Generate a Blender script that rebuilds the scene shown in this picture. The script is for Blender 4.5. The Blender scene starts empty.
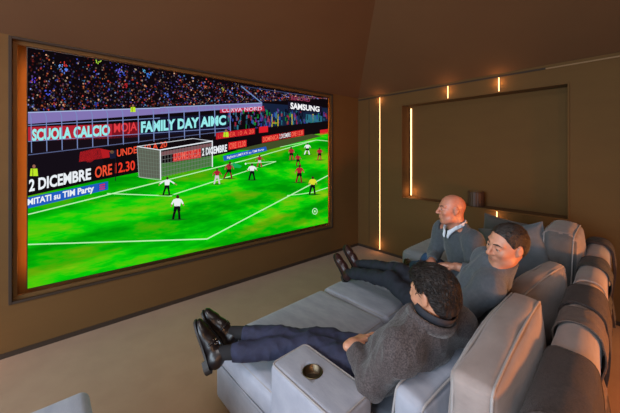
import bpy, math, random
import numpy as np
from mathutils import Vector, Matrix, noise
random.seed(7)
rng = np.random.default_rng(7)
C = bpy.context.scene.collection
sc = bpy.context.scene
PI = math.pi

# ---------------------------------------------------------------- objects
def link(o, parent=None):
    C.objects.link(o)
    if parent is not None:
        o.parent = parent
    return o

def tag(o, label=None, cat=None, group=None, kind=None):
    if label: o['label'] = label
    if cat: o['category'] = cat
    if group: o['group'] = group
    if kind: o['kind'] = kind
    return o

def thing(name, label, cat, loc=(0, 0, 0), rotz=0.0, group=None):
    o = bpy.data.objects.new(name, None)
    o.empty_display_size = 0.1
    o.location = loc
    o.rotation_euler = (0, 0, rotz)
    link(o)
    return tag(o, label, cat, group)

def mesh_obj(name, verts, faces, mats, parent=None, smooth=True, mat_idx=None, world=False):
    """verts are local to the parent; with world=True they are given in room coordinates."""
    me = bpy.data.meshes.new(name)
    vs = [tuple(map(float, v)) for v in verts]
    if world and parent is not None:
        inv = (Matrix.Translation(parent.location) @ parent.rotation_euler.to_matrix().to_4x4()).inverted()
        vs = [tuple(inv @ Vector(v)) for v in vs]
    me.from_pydata(vs, [], [tuple(int(i) for i in f) for f in faces])
    if not isinstance(mats, (list, tuple)): mats = [mats]
    for m in mats: me.materials.append(m)
    if mat_idx is not None:
        me.polygons.foreach_set('material_index', mat_idx)
    me.polygons.foreach_set('use_smooth', [smooth] * len(me.polygons))
    me.update()
    return link(bpy.data.objects.new(name, me), parent)

class MB:
    def __init__(self): self.v = []; self.f = []
    def add(self, v, f):
        n = len(self.v); self.v += [tuple(p) for p in v]; self.f += [tuple(i + n for i in q) for q in f]
        return self
    def box(self, x0, x1, y0, y1, z0, z1):
        v = [(x, y, z) for x in (x0, x1) for y in (y0, y1) for z in (z0, z1)]
        return self.add(v, [(0, 1, 3, 2), (4, 6, 7, 5), (0, 4, 5, 1), (2, 3, 7, 6), (0, 2, 6, 4), (1, 5, 7, 3)])
    def obj(self, name, mat, parent=None, smooth=False, bevel=0, world=False):
        o = mesh_obj(name, self.v, self.f, mat, parent, smooth, world=world)
        if bevel:
            b = o.modifiers.new('Bevel', 'BEVEL'); b.width = bevel; b.segments = 2; b.limit_method = 'ANGLE'
        return o

# ---------------------------------------------------------------- materials
def srgb(r, g, b):
    def c(x):
        x /= 255.0
        return x / 12.92 if x <= 0.04045 else ((x + 0.055) / 1.055) ** 2.4
    return (c(r), c(g), c(b), 1.0)

def node(nt, t, **kw):
    n = nt.nodes.new(t)
    for k, v in kw.items():
        if k in n.inputs: n.inputs[k].default_value = v
        else: setattr(n, k, v)
    return n

def mat(name, col, rough=0.8, col2=None, scale=8.0, bump=0.0, bscale=80.0, sheen=0.0, metal=0.0,
        spec=0.5, coat=0.0, detail=4.0, lo=0.35, hi=0.65, stretch=None, transm=0.0):
    m = bpy.data.materials.new(name); m.use_nodes = True
    nt = m.node_tree; b = nt.nodes['Principled BSDF']
    b.inputs['Base Color'].default_value = col
    b.inputs['Roughness'].default_value = rough
    b.inputs['Metallic'].default_value = metal
    b.inputs['Specular IOR Level'].default_value = spec
    b.inputs['Sheen Weight'].default_value = sheen
    b.inputs['Sheen Roughness'].default_value = 0.4
    b.inputs['Coat Weight'].default_value = coat
    tc = node(nt, 'ShaderNodeTexCoord')
    mp = node(nt, 'ShaderNodeMapping'); nt.links.new(tc.outputs['Object'], mp.inputs['Vector'])
    if stretch: mp.inputs['Scale'].default_value = stretch
    if col2 is not None:
        n = node(nt, 'ShaderNodeTexNoise', Scale=scale, Detail=detail, Roughness=0.6)
        r = node(nt, 'ShaderNodeValToRGB')
        r.color_ramp.elements[0].position = lo; r.color_ramp.elements[0].color = col
        r.color_ramp.elements[1].position = hi; r.color_ramp.elements[1].color = col2
        nt.links.new(mp.outputs[0], n.inputs['Vector']); nt.links.new(n.outputs['Fac'], r.inputs[0])
        nt.links.new(r.outputs[0], b.inputs['Base Color'])
    if bump:
        n = node(nt, 'ShaderNodeTexNoise', Scale=bscale, Detail=3.0)
        u = node(nt, 'ShaderNodeBump', Strength=bump, Distance=0.01)
        nt.links.new(mp.outputs[0], n.inputs['Vector']); nt.links.new(n.outputs['Fac'], u.inputs['Height'])
        nt.links.new(u.outputs[0], b.inputs['Normal'])
    return m

def emit(name, col, strength):
    m = bpy.data.materials.new(name); m.use_nodes = True
    nt = m.node_tree; nt.nodes.clear()
    e = node(nt, 'ShaderNodeEmission', Color=col, Strength=strength)
    o = node(nt, 'ShaderNodeOutputMaterial'); nt.links.new(e.outputs[0], o.inputs[0])
    return m

M = {}
M['wall'] = mat('taupe_wall_fabric', srgb(95, 66, 25), 0.85, srgb(92, 63, 23), 2.0, 0.10, 200, stretch=(1, 1, 3))
M['ceiling'] = mat('taupe_ceiling_paint', srgb(98, 67, 39), 0.9, srgb(95, 64, 37), 1.5)
M['dark_trim'] = mat('dark_bronze_and_gap_shade', srgb(48, 33, 20), 0.8)
M['light_trim'] = mat('pale_bronze_and_lit_gap', srgb(130, 98, 58), 0.6)
M['carpet'] = mat('beige_carpet', srgb(154, 124, 98), 0.95, srgb(147, 117, 92), 5.0, 0.25, 260, sheen=0.2)
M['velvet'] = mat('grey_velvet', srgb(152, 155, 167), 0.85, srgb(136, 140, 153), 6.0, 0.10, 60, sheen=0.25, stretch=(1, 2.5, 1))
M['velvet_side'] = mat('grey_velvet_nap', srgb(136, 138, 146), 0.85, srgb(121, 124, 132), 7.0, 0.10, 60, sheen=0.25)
M['taupe_velvet'] = mat('taupe_grey_velvet', srgb(148, 137, 133), 0.85, srgb(131, 120, 117), 7.0, 0.18, 28, sheen=0.25, stretch=(1, .5, 2))
M['piping'] = mat('velvet_piping', srgb(146, 142, 142), 0.8, sheen=0.25)
M['blue_velvet'] = mat('slate_blue_velvet', srgb(92, 102, 112), 0.85, srgb(80, 90, 98), 9, 0.12, 60, sheen=0.3)
M['slate_velvet'] = mat('slate_grey_velvet', srgb(88, 90, 92), 0.85, srgb(76, 78, 80), 9, 0.12, 60, sheen=0.3)
M['throw'] = mat('charcoal_wool', srgb(62, 53, 51), 0.95, srgb(45, 38, 37), 90, 0.5, 220, sheen=0.08)
M['throw_slate'] = mat('slate_wool', srgb(60, 60, 60), 0.95, srgb(46, 46, 47), 90, 0.5, 220, sheen=0.08)
M['throw_taupe'] = mat('taupe_wool', srgb(96, 84, 78), 0.95, srgb(78, 67, 62), 60, 0.4, 200, sheen=0.1)
M['black_plastic'] = mat('black_plastic', srgb(18, 17, 17), 0.35)
M['cup_metal'] = mat('bronze_metal', srgb(104, 90, 72), 0.38, metal=1.0)
M['cup_dark'] = mat('dark_cup_lining', srgb(70, 60, 50), 0.4, metal=0.6)
M['skin'] = mat('skin_rosy', srgb(190, 136, 112), 0.5, srgb(180, 124, 100), 22, 0.08, 90)
M['skin_tan'] = mat('skin_tan', srgb(186, 134, 106), 0.5, srgb(176, 122, 96), 22, 0.08, 90)
M['skin_ruddy'] = mat('skin_ruddy', srgb(186, 126, 102), 0.42, srgb(176, 114, 92), 22, 0.08, 90)
M['lip'] = mat('lip_skin', srgb(176, 108, 92), 0.5)
M['hair_black'] = mat('black_hair', srgb(14, 11, 11), 0.5, srgb(36, 27, 23), 60, 0.9, 130, stretch=(.35, 1.6, 1.0), spec=.35)
M['hair_dark'] = mat('dark_brown_hair', srgb(20, 14, 12), 0.55, srgb(34, 25, 21), 70, 0.7, 160, stretch=(.4, 1.5, 1.0))
M['stubble'] = mat('shaved_scalp', srgb(178, 122, 100), 0.5, srgb(170, 114, 94), 40)
M['eye_white'] = mat('eye_white', srgb(215, 208, 200), 0.25)
M['eye_iris'] = mat('eye_iris', srgb(40, 36, 36), 0.2)
M['jacket'] = mat('charcoal_tweed', srgb(50, 44, 46), 0.95, srgb(84, 76, 76), 150, 0.35, 260, detail=2, sheen=.15)
M['jacket_dark'] = mat('navy_shirt', srgb(30, 34, 44), 0.8, srgb(24, 27, 36), 30)
M['navy'] = mat('navy_suit_cloth', srgb(36, 40, 66), 0.85, srgb(29, 32, 54), 30, 0.15, 120)
M['navy_dark'] = mat('dark_navy_cloth', srgb(22, 26, 38), 0.85, srgb(18, 22, 33), 30, 0.15, 120)
M['sweater_blue'] = mat('slate_blue_knit', srgb(84, 92, 102), 0.92, srgb(74, 82, 92), 60, 0.3, 240, sheen=.2)
M['sweater_grey'] = mat('charcoal_knit', srgb(74, 80, 86), 0.95, srgb(64, 70, 76), 60, 0.3, 240, sheen=.2)
M['white_shirt'] = mat('white_shirt', srgb(205, 212, 222), 0.8)
M['jeans'] = mat('blue_denim', srgb(52, 84, 124), 0.9, srgb(42, 70, 106), 50, 0.2, 200)
M['shoe'] = mat('black_polished_leather', srgb(20, 14, 15), 0.36, spec=.5)
M['oxblood'] = mat('oxblood_leather', srgb(46, 24, 23), 0.34, spec=.5)
M['sole'] = mat('shoe_sole', srgb(30, 26, 25), 0.6)
M['sock'] = mat('black_sock', srgb(20, 20, 24), 0.9)
M['silver'] = mat('silver_buckle', srgb(215, 215, 218), 0.2, metal=1.0)
M['led'] = emit('warm_led', (1.0, 0.55, 0.22, 1), 4.5)
M['led_dim'] = emit('warm_led_soft', (1.0, 0.60, 0.26, 1), 5.0)
M['led_amber'] = emit('amber_backlight', (1.0, 0.34, 0.05, 1), 34.0)
M['ribbed'] = mat('dark_ribbed_metal', srgb(72, 50, 40), 0.5, metal=.2)

# ---------------------------------------------------------------- signed distance modelling
def rotm(fwd, up=(0, 0, 1)):
    f = np.array(fwd, float); f /= np.linalg.norm(f)
    l = np.cross(np.array(up, float), f); l /= np.linalg.norm(l)
    u = np.cross(f, l)
    return np.array([f, l, u])          # rows: local axes in world

class SDF:
    """a set of smooth-joined shapes, meshed into ONE continuous surface"""
    def __init__(self, k=0.02): self.p = []; self.k = k
    def cone(self, a, ra, b, rb, k=None, op=1):
        self.p.append(('c', np.array(a, float), ra, np.array(b, float), rb, self.k if k is None else k, op)); return self
    def chain(self, pts, k=None):
        for (a, ra), (b, rb) in zip(pts[:-1], pts[1:]): self.cone(a, ra, b, rb, k)
        return self
    def ell(self, c, r, R=None, k=None, op=1):
        self.p.append(('e', np.array(c, float), np.array(r, float), np.eye(3) if R is None else R, None, self.k if k is None else k, op)); return self
    def box(self, c, h, rad, R=None, k=None, op=1):
        self.p.append(('b', np.array(c, float), np.array(h, float), np.eye(3) if R is None else R, rad, self.k if k is None else k, op)); return self
    def _bound(self, q):
        if q[0] == 'c':
            lo = np.minimum(q[1] - q[2], q[3] - q[4]); hi = np.maximum(q[1] + q[2], q[3] + q[4])
        else:
            r = np.max(q[2]) * (1.0 if q[0] == 'e' else 1.75); lo = q[1] - r; hi = q[1] + r
        return lo, hi
    def _eval(self, q, P):
        if q[0] == 'c':
            a, ra, b, rb = q[1:5]; ab = b - a; L2 = float(ab @ ab) + 1e-12
            t = np.clip(((P - a) @ ab) / L2, 0, 1)
            return np.linalg.norm(P - a - t[..., None] * ab, axis=-1) - (ra + (rb - ra) * t)
        L = (P - q[1]) @ q[3].T
        if q[0] == 'e':
            r = q[2]; k0 = np.linalg.norm(L / r, axis=-1); k1 = np.linalg.norm(L / (r * r), axis=-1) + 1e-9
            return k0 * (k0 - 1.0) / k1
        d = np.abs(L) - (q[2] - q[4])
        return np.linalg.norm(np.maximum(d, 0), axis=-1) + np.minimum(d.max(-1), 0) - q[4]
    def field(self, lo, h, n):
        D = np.full(n, 0.09, np.float32)
        for q in self.p:
            pad = q[5] + 3 * h + (0.09 if q[6] > 0 else 0.01)
            a, b = self._bound(q)
            i0 = np.maximum(np.floor((a - pad - lo) / h).astype(int), 0)
            i1 = np.minimum(np.ceil((b + pad - lo) / h).astype(int) + 1, n)
            if np.any(i1 <= i0): continue
            ax = [lo[i] + h * np.arange(i0[i], i1[i]) for i in range(3)]
            P = np.stack(np.meshgrid(*ax, indexing='ij'), -1).astype(np.float32)
            d = self._eval(q, P).astype(np.float32)
            s = (slice(i0[0], i1[0]), slice(i0[1], i1[1]), slice(i0[2], i1[2]))
            o = D[s]; k = max(q[5], 1e-5)
            if q[6] > 0:
                hh = np.maximum(k - np.abs(o - d), 0) / k
                D[s] = np.minimum(o, d) - hh * hh * k * 0.25
            else:
                hh = np.maximum(k - np.abs(o + d), 0) / k
                D[s] = np.maximum(o, -d) + hh * hh * k * 0.25
        return D
    def mesh(self, h=0.006, cut=None):
        los, his = zip(*[self._bound(q) for q in self.p if q[6] > 0])
        lo = np.min(los, 0) - 4 * h - 0.01; hi = np.max(his, 0) + 4 * h + 0.01
        n = np.ceil((hi - lo) / h).astype(int) + 1
        D = self.field(lo, h, n)
        if cut is not None:
            ax = [lo[i] + h * np.arange(n[i]) for i in range(3)]
            P = np.stack(np.meshgrid(*ax, indexing='ij'), -1).astype(np.float32)
            D = np.maximum(D, cut(P).astype(np.float32))
        return surface_net(D, lo, h)

def surface_net(D, lo, h):
    S = D < 0
    c = S[:-1, :-1, :-1].astype(np.int8)
    tot = np.zeros_like(c)
    for dx in (0, 1):
        for dy in (0, 1):
            for dz in (0, 1):
                tot += S[dx:S.shape[0] - 1 + dx, dy:S.shape[1] - 1 + dy, dz:S.shape[2] - 1 + dz]
    act = (tot > 0) & (tot < 8)
    idx = -np.ones(act.shape, np.int64)
    I = np.argwhere(act); idx[act] = np.arange(len(I))
    acc = np.zeros((len(I), 3)); cnt = np.zeros(len(I))
    cor = [(a, b, d) for a in (0, 1) for b in (0, 1) for d in (0, 1)]
    for i, p in enumerate(cor):
        for q in cor[i + 1:]:
            if sum(abs(p[j] - q[j]) for j in range(3)) != 1: continue
            a = D[I[:, 0] + p[0], I[:, 1] + p[1], I[:, 2] + p[2]]; b = D[I[:, 0] + q[0], I[:, 1] + q[1], I[:, 2] + q[2]]
            m = (a < 0) != (b < 0)
            t = np.where(m, a / np.where(m, a - b, 1), 0)
            pos = np.array(p) + t[:, None] * (np.array(q) - np.array(p))
            acc += pos * m[:, None]; cnt += m
    V = lo + h * (I + acc / np.maximum(cnt, 1)[:, None])
    F = []
    for axn in range(3):
        sl0 = [slice(None)] * 3; sl1 = [slice(None)] * 3
        sl0[axn] = slice(0, -1); sl1[axn] = slice(1, None)
        A = S[tuple(sl0)]; B = S[tuple(sl1)]
        E = np.argwhere(A != B)
        u, w = (axn + 1) % 3, (axn + 2) % 3
        ok = (E[:, u] > 0) & (E[:, w] > 0) & (E[:, u] < S.shape[u] - 1) & (E[:, w] < S.shape[w] - 1)
        E = E[ok]
        def at(du, dw):
            e = E.copy(); e[:, u] -= du; e[:, w] -= dw
            return idx[e[:, 0], e[:, 1], e[:, 2]]
        Q = np.stack([at(1, 1), at(0, 1), at(0, 0), at(1, 0)], 1)
        flip = ~A[tuple(E.T)]
        Q[flip] = Q[flip][:, ::-1]
        F.append(Q)
    return V, np.concatenate(F)

def vnormals(V, F):
    n = np.cross(V[F[:, 1]] - V[F[:, 0]], V[F[:, 3]] - V[F[:, 0]])
    N = np.zeros_like(V)
    for i in range(4): np.add.at(N, F[:, i], n)
    return N / (np.linalg.norm(N, axis=1)[:, None] + 1e-12)

def relax(V, F, it=2, lam=0.5):
    for _ in range(it):
        A = np.zeros_like(V); c = np.zeros(len(V))
        for i in range(4):
            for j in (1, 3):
                np.add.at(A, F[:, i], V[F[:, (i + j) % 4]]); np.add.at(c, F[:, i], 1)
        V = V + lam * (A / np.maximum(c, 1)[:, None] - V)
    return V

def wrinkle(V, F, amp, scale, stretch=(1, 1, 1), seed=0.0, ridged=True):
    N = vnormals(V, F); s = np.array(stretch) * scale
    d = np.empty(len(V))
    for i, p in enumerate(V * s + seed):
        x = noise.noise(Vector(p))
        if ridged: x = 0.5 - 2.2 * abs(x)
        d[i] = x
    return V + N * (d * amp)[:, None]

def sdf_obj(name, s, m, parent, h=0.006, cut=None, amp2=0, scale2=24, amp=0, scale=10, stretch=(1, 1, 1), seed=0, smooth_it=2, ridged=True):
    V, F = s.mesh(h, cut)
    V = relax(V, F, smooth_it)
    if amp: V = wrinkle(V, F, amp, scale, stretch, seed, ridged)
    if amp2: V = wrinkle(V, F, amp2, scale2, (1.0, .8, .45), seed + 11, True)
    return mesh_obj(name, V, F, m, parent, world=True)

# ---------------------------------------------------------------- soft boxes, piping, tubes
def soft_box(size, r=0.04, bulge=(0, 0, 0), n=(10, 20, 16), amp=0.0, scale=6.0, seed=0.0, stretch=(1, 1, 1), noise_fn=None, sag=None):
    """closed rounded box centred on the origin; bulge = how far each pair of faces swells"""
    hx, hy, hz = [s / 2 for s in size]
    H = np.array([hx, hy, hz]); vid = {}; V = []; F = []
    def ticks(a, nn):
        inner = np.linspace(-(a - r), a - r, nn)
        edge = [a - r + r * k for k in (0.25, 0.5, 0.75, 1.0)]
        return [-e for e in edge[::-1]] + list(inner) + edge
    T = [ticks(H[i], n[i]) for i in range(3)]
    def vert(i, j, k):
        key = (i, j, k)
        if key not in vid:
            vid[key] = len(V); V.append((T[0][i], T[1][j], T[2][k]))
        return vid[key]
    N = [len(t) - 1 for t in T]
    for ax in range(3):
        u, w = (ax + 1) % 3, (ax + 2) % 3
        for side in (0, N[ax]):
            for a in range(N[u]):
                for b in range(N[w]):
                    q = []
                    for da, db in ((0, 0), (1, 0), (1, 1), (0, 1)):
                        ijk = [0, 0, 0]; ijk[ax] = side; ijk[u] = a + da; ijk[w] = b + db
                        q.append(vert(*ijk))
                    F.append(q if side else q[::-1])
    V = np.array(V); U = V / H
    inner = np.clip(V, -(H - r), H - r)
    d = V - inner; L = np.linalg.norm(d, axis=1)
    L[L < 1e-9] = 1
    # push shell points to radius r from the inner box
    Vn = inner + d / L[:, None] * r
    out = Vn.copy()
    for ax in range(3):
        if not bulge[ax]: continue
        u, w = (ax + 1) % 3, (ax + 2) % 3
        wgt = np.clip(1 - U[:, u] ** 2, 0, 1) ** 0.7 * np.clip(1 - U[:, w] ** 2, 0, 1) ** 0.7
        out[:, ax] += np.sign(U[:, ax]) * np.abs(U[:, ax]) ** 3 * wgt * bulge[ax]
    F = np.array(F)
    if amp: out = wrinkle(out, F, amp, scale, stretch, seed, ridged=False)
    if sag is not None: out = sag(out)
    return out, F

def tube(path, r, n=6, closed=False, taper=None):
    P = np.array(path, float); m = len(P); V = []; F = []
    for i in range(m):
        a = P[(i - 1) % m] if (closed or i > 0) else P[i]
        b = P[(i + 1) % m] if (closed or i < m - 1) else P[i]
        t = b - a; t /= np.linalg.norm(t) + 1e-12
        up = np.array([0, 0, 1.0]) if abs(t[2]) < 0.9 else np.array([1.0, 0, 0])
        s = np.cross(t, up); s /= np.linalg.norm(s); w = np.cross(s, t)
        rr = r * (taper[i] if taper is not None else 1)
        for k in range(n):
            an = 2 * PI * k / n
            V.append(P[i] + rr * (math.cos(an) * s + math.sin(an) * w))
    for i in range(m if closed else m - 1):
        j = (i + 1) % m
        for k in range(n):
            F.append((i * n + k, i * n + (k + 1) % n, j * n + (k + 1) % n, j * n + k))
    if not closed:
        F.append(tuple(range(n))[::-1]); F.append(tuple((m - 1) * n + k for k in range(n)))
    return V, F

def round_rect(a, b, r, n=6, seg=8):
    """rounded rectangle path in 2D, half sizes a, b"""
    pts = []
    for cx, cy, s in ((a - r, b - r, 0), (-(a - r), b - r, 1), (-(a - r), -(b - r), 2), (a - r, -(b - r), 3)):
        for i in range(n + 1):
            an = (s + i / n) * PI / 2
            pts.append((cx + r * math.cos(an), cy + r * math.sin(an)))
    out = []
    for i, p in enumerate(pts):
        q = pts[(i + 1) % len(pts)]
        d = math.dist(p, q)
        k = max(1, int(d / 0.05)) if d > 0.06 else 1
        for j in range(k): out.append((p[0] + (q[0] - p[0]) * j / k, p[1] + (q[1] - p[1]) * j / k))
    return out
# ================================================================ the room
# x: away from the screen wall, y: towards the niche wall (0), z: up
X1, Y0 = 5.6, -7.6
ZW = 2.70                              # height of the walls where the sloping ceiling starts
RY0, RY1, RZ0, RZ1 = -4.555, -0.695, 0.42, 2.67   # screen recess
RD = 0.14
floor = MB().box(-0.3, X1 + .3, Y0 - .3, 0.5, -0.14, -.04).obj('floor', M['carpet']); tag(floor, kind='structure')
w = MB()
w.box(-0.3, 0, Y0 - .3, RY0, -.05, ZW + .1); w.box(-0.3, 0, RY1, 0.5, -.05, ZW + .1)
w.box(-0.3, 0, RY0, RY1, -.05, RZ0); w.box(-0.3, 0, RY0, RY1, RZ1, ZW + .1)
w.box(-0.3, -RD, RY0, RY1, RZ0, RZ1)
tag(w.obj('wall_left', M['wall']), kind='structure')
NX0, NX1, NZ0, NZ1, ND = 0.928, 2.971, 0.96, 2.452, 0.22
w = MB()
w.box(0, NX0, 0, .5, -.05, ZW + .1); w.box(NX1, X1 + .3, 0, .5, -.05, ZW + .1)
w.box(NX0, NX1, 0, .5, -.05, NZ0); w.box(NX0, NX1, 0, .5, NZ1, ZW + .1)
w.box(NX0, NX1, ND, .5, NZ0, NZ1)
tag(w.obj('wall_back', M['wall']), kind='structure')
tag(MB().box(X1, X1 + .3, Y0 - .3, 0, -.05, ZW + .1).obj('wall_right', M['wall']), kind='structure')
# wall behind the camera, with an opening for the added window
w = MB()
w.box(0, .5, Y0 - .3, Y0, -.05, ZW + .1); w.box(5.1, X1, Y0 - .3, Y0, -.05, ZW + .1)
w.box(.5, 5.1, Y0 - .3, Y0, -.05, .5); w.box(.5, 5.1, Y0 - .3, Y0, 2.55, ZW + .1)
tag(w.obj('wall_front', M['wall']), kind='structure')
# four-sided sloping ceiling with a flat centre
K = 0.48; RUN = 2.3; zt = ZW + K * RUN
a = [(0, Y0), (X1, Y0), (X1, 0), (0, 0)]
b = [(RUN, Y0 + RUN), (X1 - RUN, Y0 + RUN), (X1 - RUN, -RUN), (RUN, -RUN)]
v = [(x, y, ZW) for x, y in a] + [(x, y, zt) for x, y in b]
v += [(x, y, z + .12) for x, y, z in v]
fc = []
for i in range(4):
    j = (i + 1) % 4
    fc += [(i, j, j + 4, i + 4), (i + 8, i + 12, j + 12, j + 8), (i, i + 8, j + 8, j)]
fc += [(4, 5, 6, 7), (12, 15, 14, 13)]
tag(mesh_obj('ceiling', v, fc, M['ceiling'], smooth=False), kind='structure')
# shadow-gap skirting; cornice gap painted as a dark strip, its lit stretch pale
tag(MB().box(0.0, .012, Y0, 0, -.04, .0).obj('baseboard_left', M['dark_trim']), kind='structure')
tag(MB().box(0.012, X1, -.012, 0, -.04, .0).obj('baseboard_back', M['dark_trim']), kind='structure')
tag(MB().box(0.012, 2.78, -.010, 0, 2.652, 2.672).obj('trim_1', M['dark_trim']), kind='structure')
tag(MB().box(2.78, X1, -.014, 0, 2.650, 2.664).obj('trim_2', M['light_trim']), kind='structure')
# frame round the screen recess
f = MB(); t = .022
f.box(-.01, .012, RY0 - .008, RY1 + .008, RZ1, RZ1 + t); f.box(-.01, .012, RY0 - .008, RY1 + .008, RZ0 - t, RZ0)
f.box(-.01, .012, RY0 - t, RY0, RZ0 - t, RZ1 + t); f.box(-.01, .012, RY1, RY1 + t, RZ0 - t, RZ1 + t)
tag(f.obj('trim_3', M['dark_trim'], bevel=.003), kind='structure')
f = MB()
f.box(-.05, -.03, RY0, RY1, RZ1 - .035, RZ1); f.box(-.05, -.03, RY0, RY1, RZ0, RZ0 + .03)
f.box(-.05, -.03, RY0, RY0 + .03, RZ0 + .03, RZ1 - .035); f.box(-.05, -.03, RY1 - .03, RY1, RZ0 + .03, RZ1 - .035)
tag(f.obj('trim_4', M['wall'], bevel=.003), kind='structure')
# slim frame round the niche
f = MB(); t = .018
f.box(NX0 - t, NX1 + t, -.014, 0, NZ1, NZ1 + t); f.box(NX0 - t, NX1 + t, -.014, 0, NZ0 - t, NZ0)
f.box(NX0 - t, NX0, -.014, 0, NZ0, NZ1); f.box(NX1, NX1 + t, -.014, 0, NZ0, NZ1)
tag(f.obj('trim_5', M['wall'], bevel=.003), kind='structure')
# panel joints of the niche wall
for k, x in enumerate((0.25,)):
    tag(MB().box(x, x + .006, -.003, 0, .05, 2.65).obj('trim_%d' % (6 + k), M['dark_trim']), kind='structure')

# LED slots, each a channel with a glowing diffuser
def led(x, z0, z1, label, y=-.004, wd=.014, m='led', group=None):
    t = thing('led_strip_light', label, 'light', (x, 0, z0))
    MB().box(-wd / 2 - .006, -wd / 2, y - .004, 0, 0, z1 - z0).box(wd / 2, wd / 2 + .006, y - .004, 0, 0, z1 - z0).obj('channel', M['dark_trim'], t)
    MB().box(-wd / 2, wd / 2, y, 0, 0.002, z1 - z0 - .002).obj('diffuser', M[m], t)
led(.489, -.038, 2.65, 'tall warm light slot running from floor to ceiling near the corner')
led(1.663, 2.472, 2.65, 'short warm light slot above the niche, the one nearer the screen wall')
led(2.307, 2.472, 2.65, 'short warm light slot above the niche, the one farther from the screen wall')
led(2.284, -.038, .94, 'warm light slot below the niche, showing just above the scatter pillows')
t = thing('led_strip_light', 'warm light strip down the left inner edge of the niche', 'light', (NX0 + .03, ND, NZ0))
MB().box(-.006, .008, -.016, 0, .02, NZ1 - NZ0 - .03).obj('diffuser', M['led'], t)
MB().box(-.014, -.008, -.02, 0, .02, NZ1 - NZ0 - .03).obj('channel', M['dark_trim'], t)

# unseen window behind the camera, added as origin of the cool fill
t = thing('added_window_1', None, None, (0, 0, 0)); t['kind'] = 'structure'
f = MB()
for x in (.5, 2.0, 3.55, 5.05): f.box(x, x + .05, Y0 - .12, Y0 - .06, .5, 2.55)
f.box(.5, 5.1, Y0 - .12, Y0 - .06, .5, .55); f.box(.5, 5.1, Y0 - .12, Y0 - .06, 2.5, 2.55)
tag(f.obj('added_window_frame', M['dark_trim'], t), kind='structure')

# small ribbed speaker on the niche ledge
t = thing('wireless_speaker', 'small dark ribbed round speaker standing on the niche ledge', 'speaker', (1.995, .11, NZ0))
n = 40; V = []; F = []
prof = [(.096, .0), (.101, .006), (.101, .190), (.094, .198)]
for r, z in prof:
    for k in range(n):
        rr = r - (.003 if k % 2 and .003 < z < .195 else 0)
        V.append((rr * math.cos(2 * PI * k / n), rr * math.sin(2 * PI * k / n), z))
for i in range(len(prof) - 1):
    for k in range(n): F.append((i * n + k, i * n + (k + 1) % n, (i + 1) * n + (k + 1) % n, (i + 1) * n + k))
F.append(tuple(range(n))[::-1]); F.append(tuple(3 * n + k for k in range(n)))
mesh_obj('body', V, F, M['ribbed'], t, smooth=False)
V, F = tube([(.07 * math.cos(q * PI / 12), .07 * math.sin(q * PI / 12), .2) for q in range(24)], .004, closed=True)
mesh_obj('control_ring', V, F, M['light_trim'], t)

# ================================================================ lights
def area(name, loc, aim, sx, sy, power, col, spread=180):
    l = bpy.data.lights.new(name, 'AREA'); l.shape = 'RECTANGLE'; l.size = sx; l.size_y = sy
    l.energy = power; l.color = col; l.spread = math.radians(spread)
    o = bpy.data.objects.new(name, l); o.location = loc
    o.rotation_euler = (Vector(aim) - Vector(loc)).to_track_quat('-Z', 'Y').to_euler()
    C.objects.link(o); return o
# ================================================================ the big screen
SY0, SY1, SZ0, SZ1 = -4.46, -0.788, 0.502, 2.616
scr = thing('television', 'huge wall screen showing a floodlit football match, recessed in the wall', 'television', (0, (SY0 + SY1) / 2, SZ0))
MB().box(-.05, -.002, SY0 - .006, SY1 + .006, SZ0 - .006, SZ1 + .006).obj('casing', M['black_plastic'], scr, world=True)
bl = MB()
bl.box(-.085, -.055, SY0 + .10, SY1 - .10, SZ1 - .16, SZ1 - .14)
bl.box(-.085, -.055, SY0 + .06, SY0 + .08, SZ0 + .1, SZ1 - .1); bl.box(-.085, -.055, SY1 - .08, SY1 - .06, SZ0 + .1, SZ1 - .1)
bl.obj('backlight', M['led_amber'], scr, world=True)
MB().box(-RD, -.05, SY0 + .4, SY1 - .4, SZ0 + .4, SZ1 - .4).obj('wall_mount', M['black_plastic'], scr, world=True)

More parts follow.
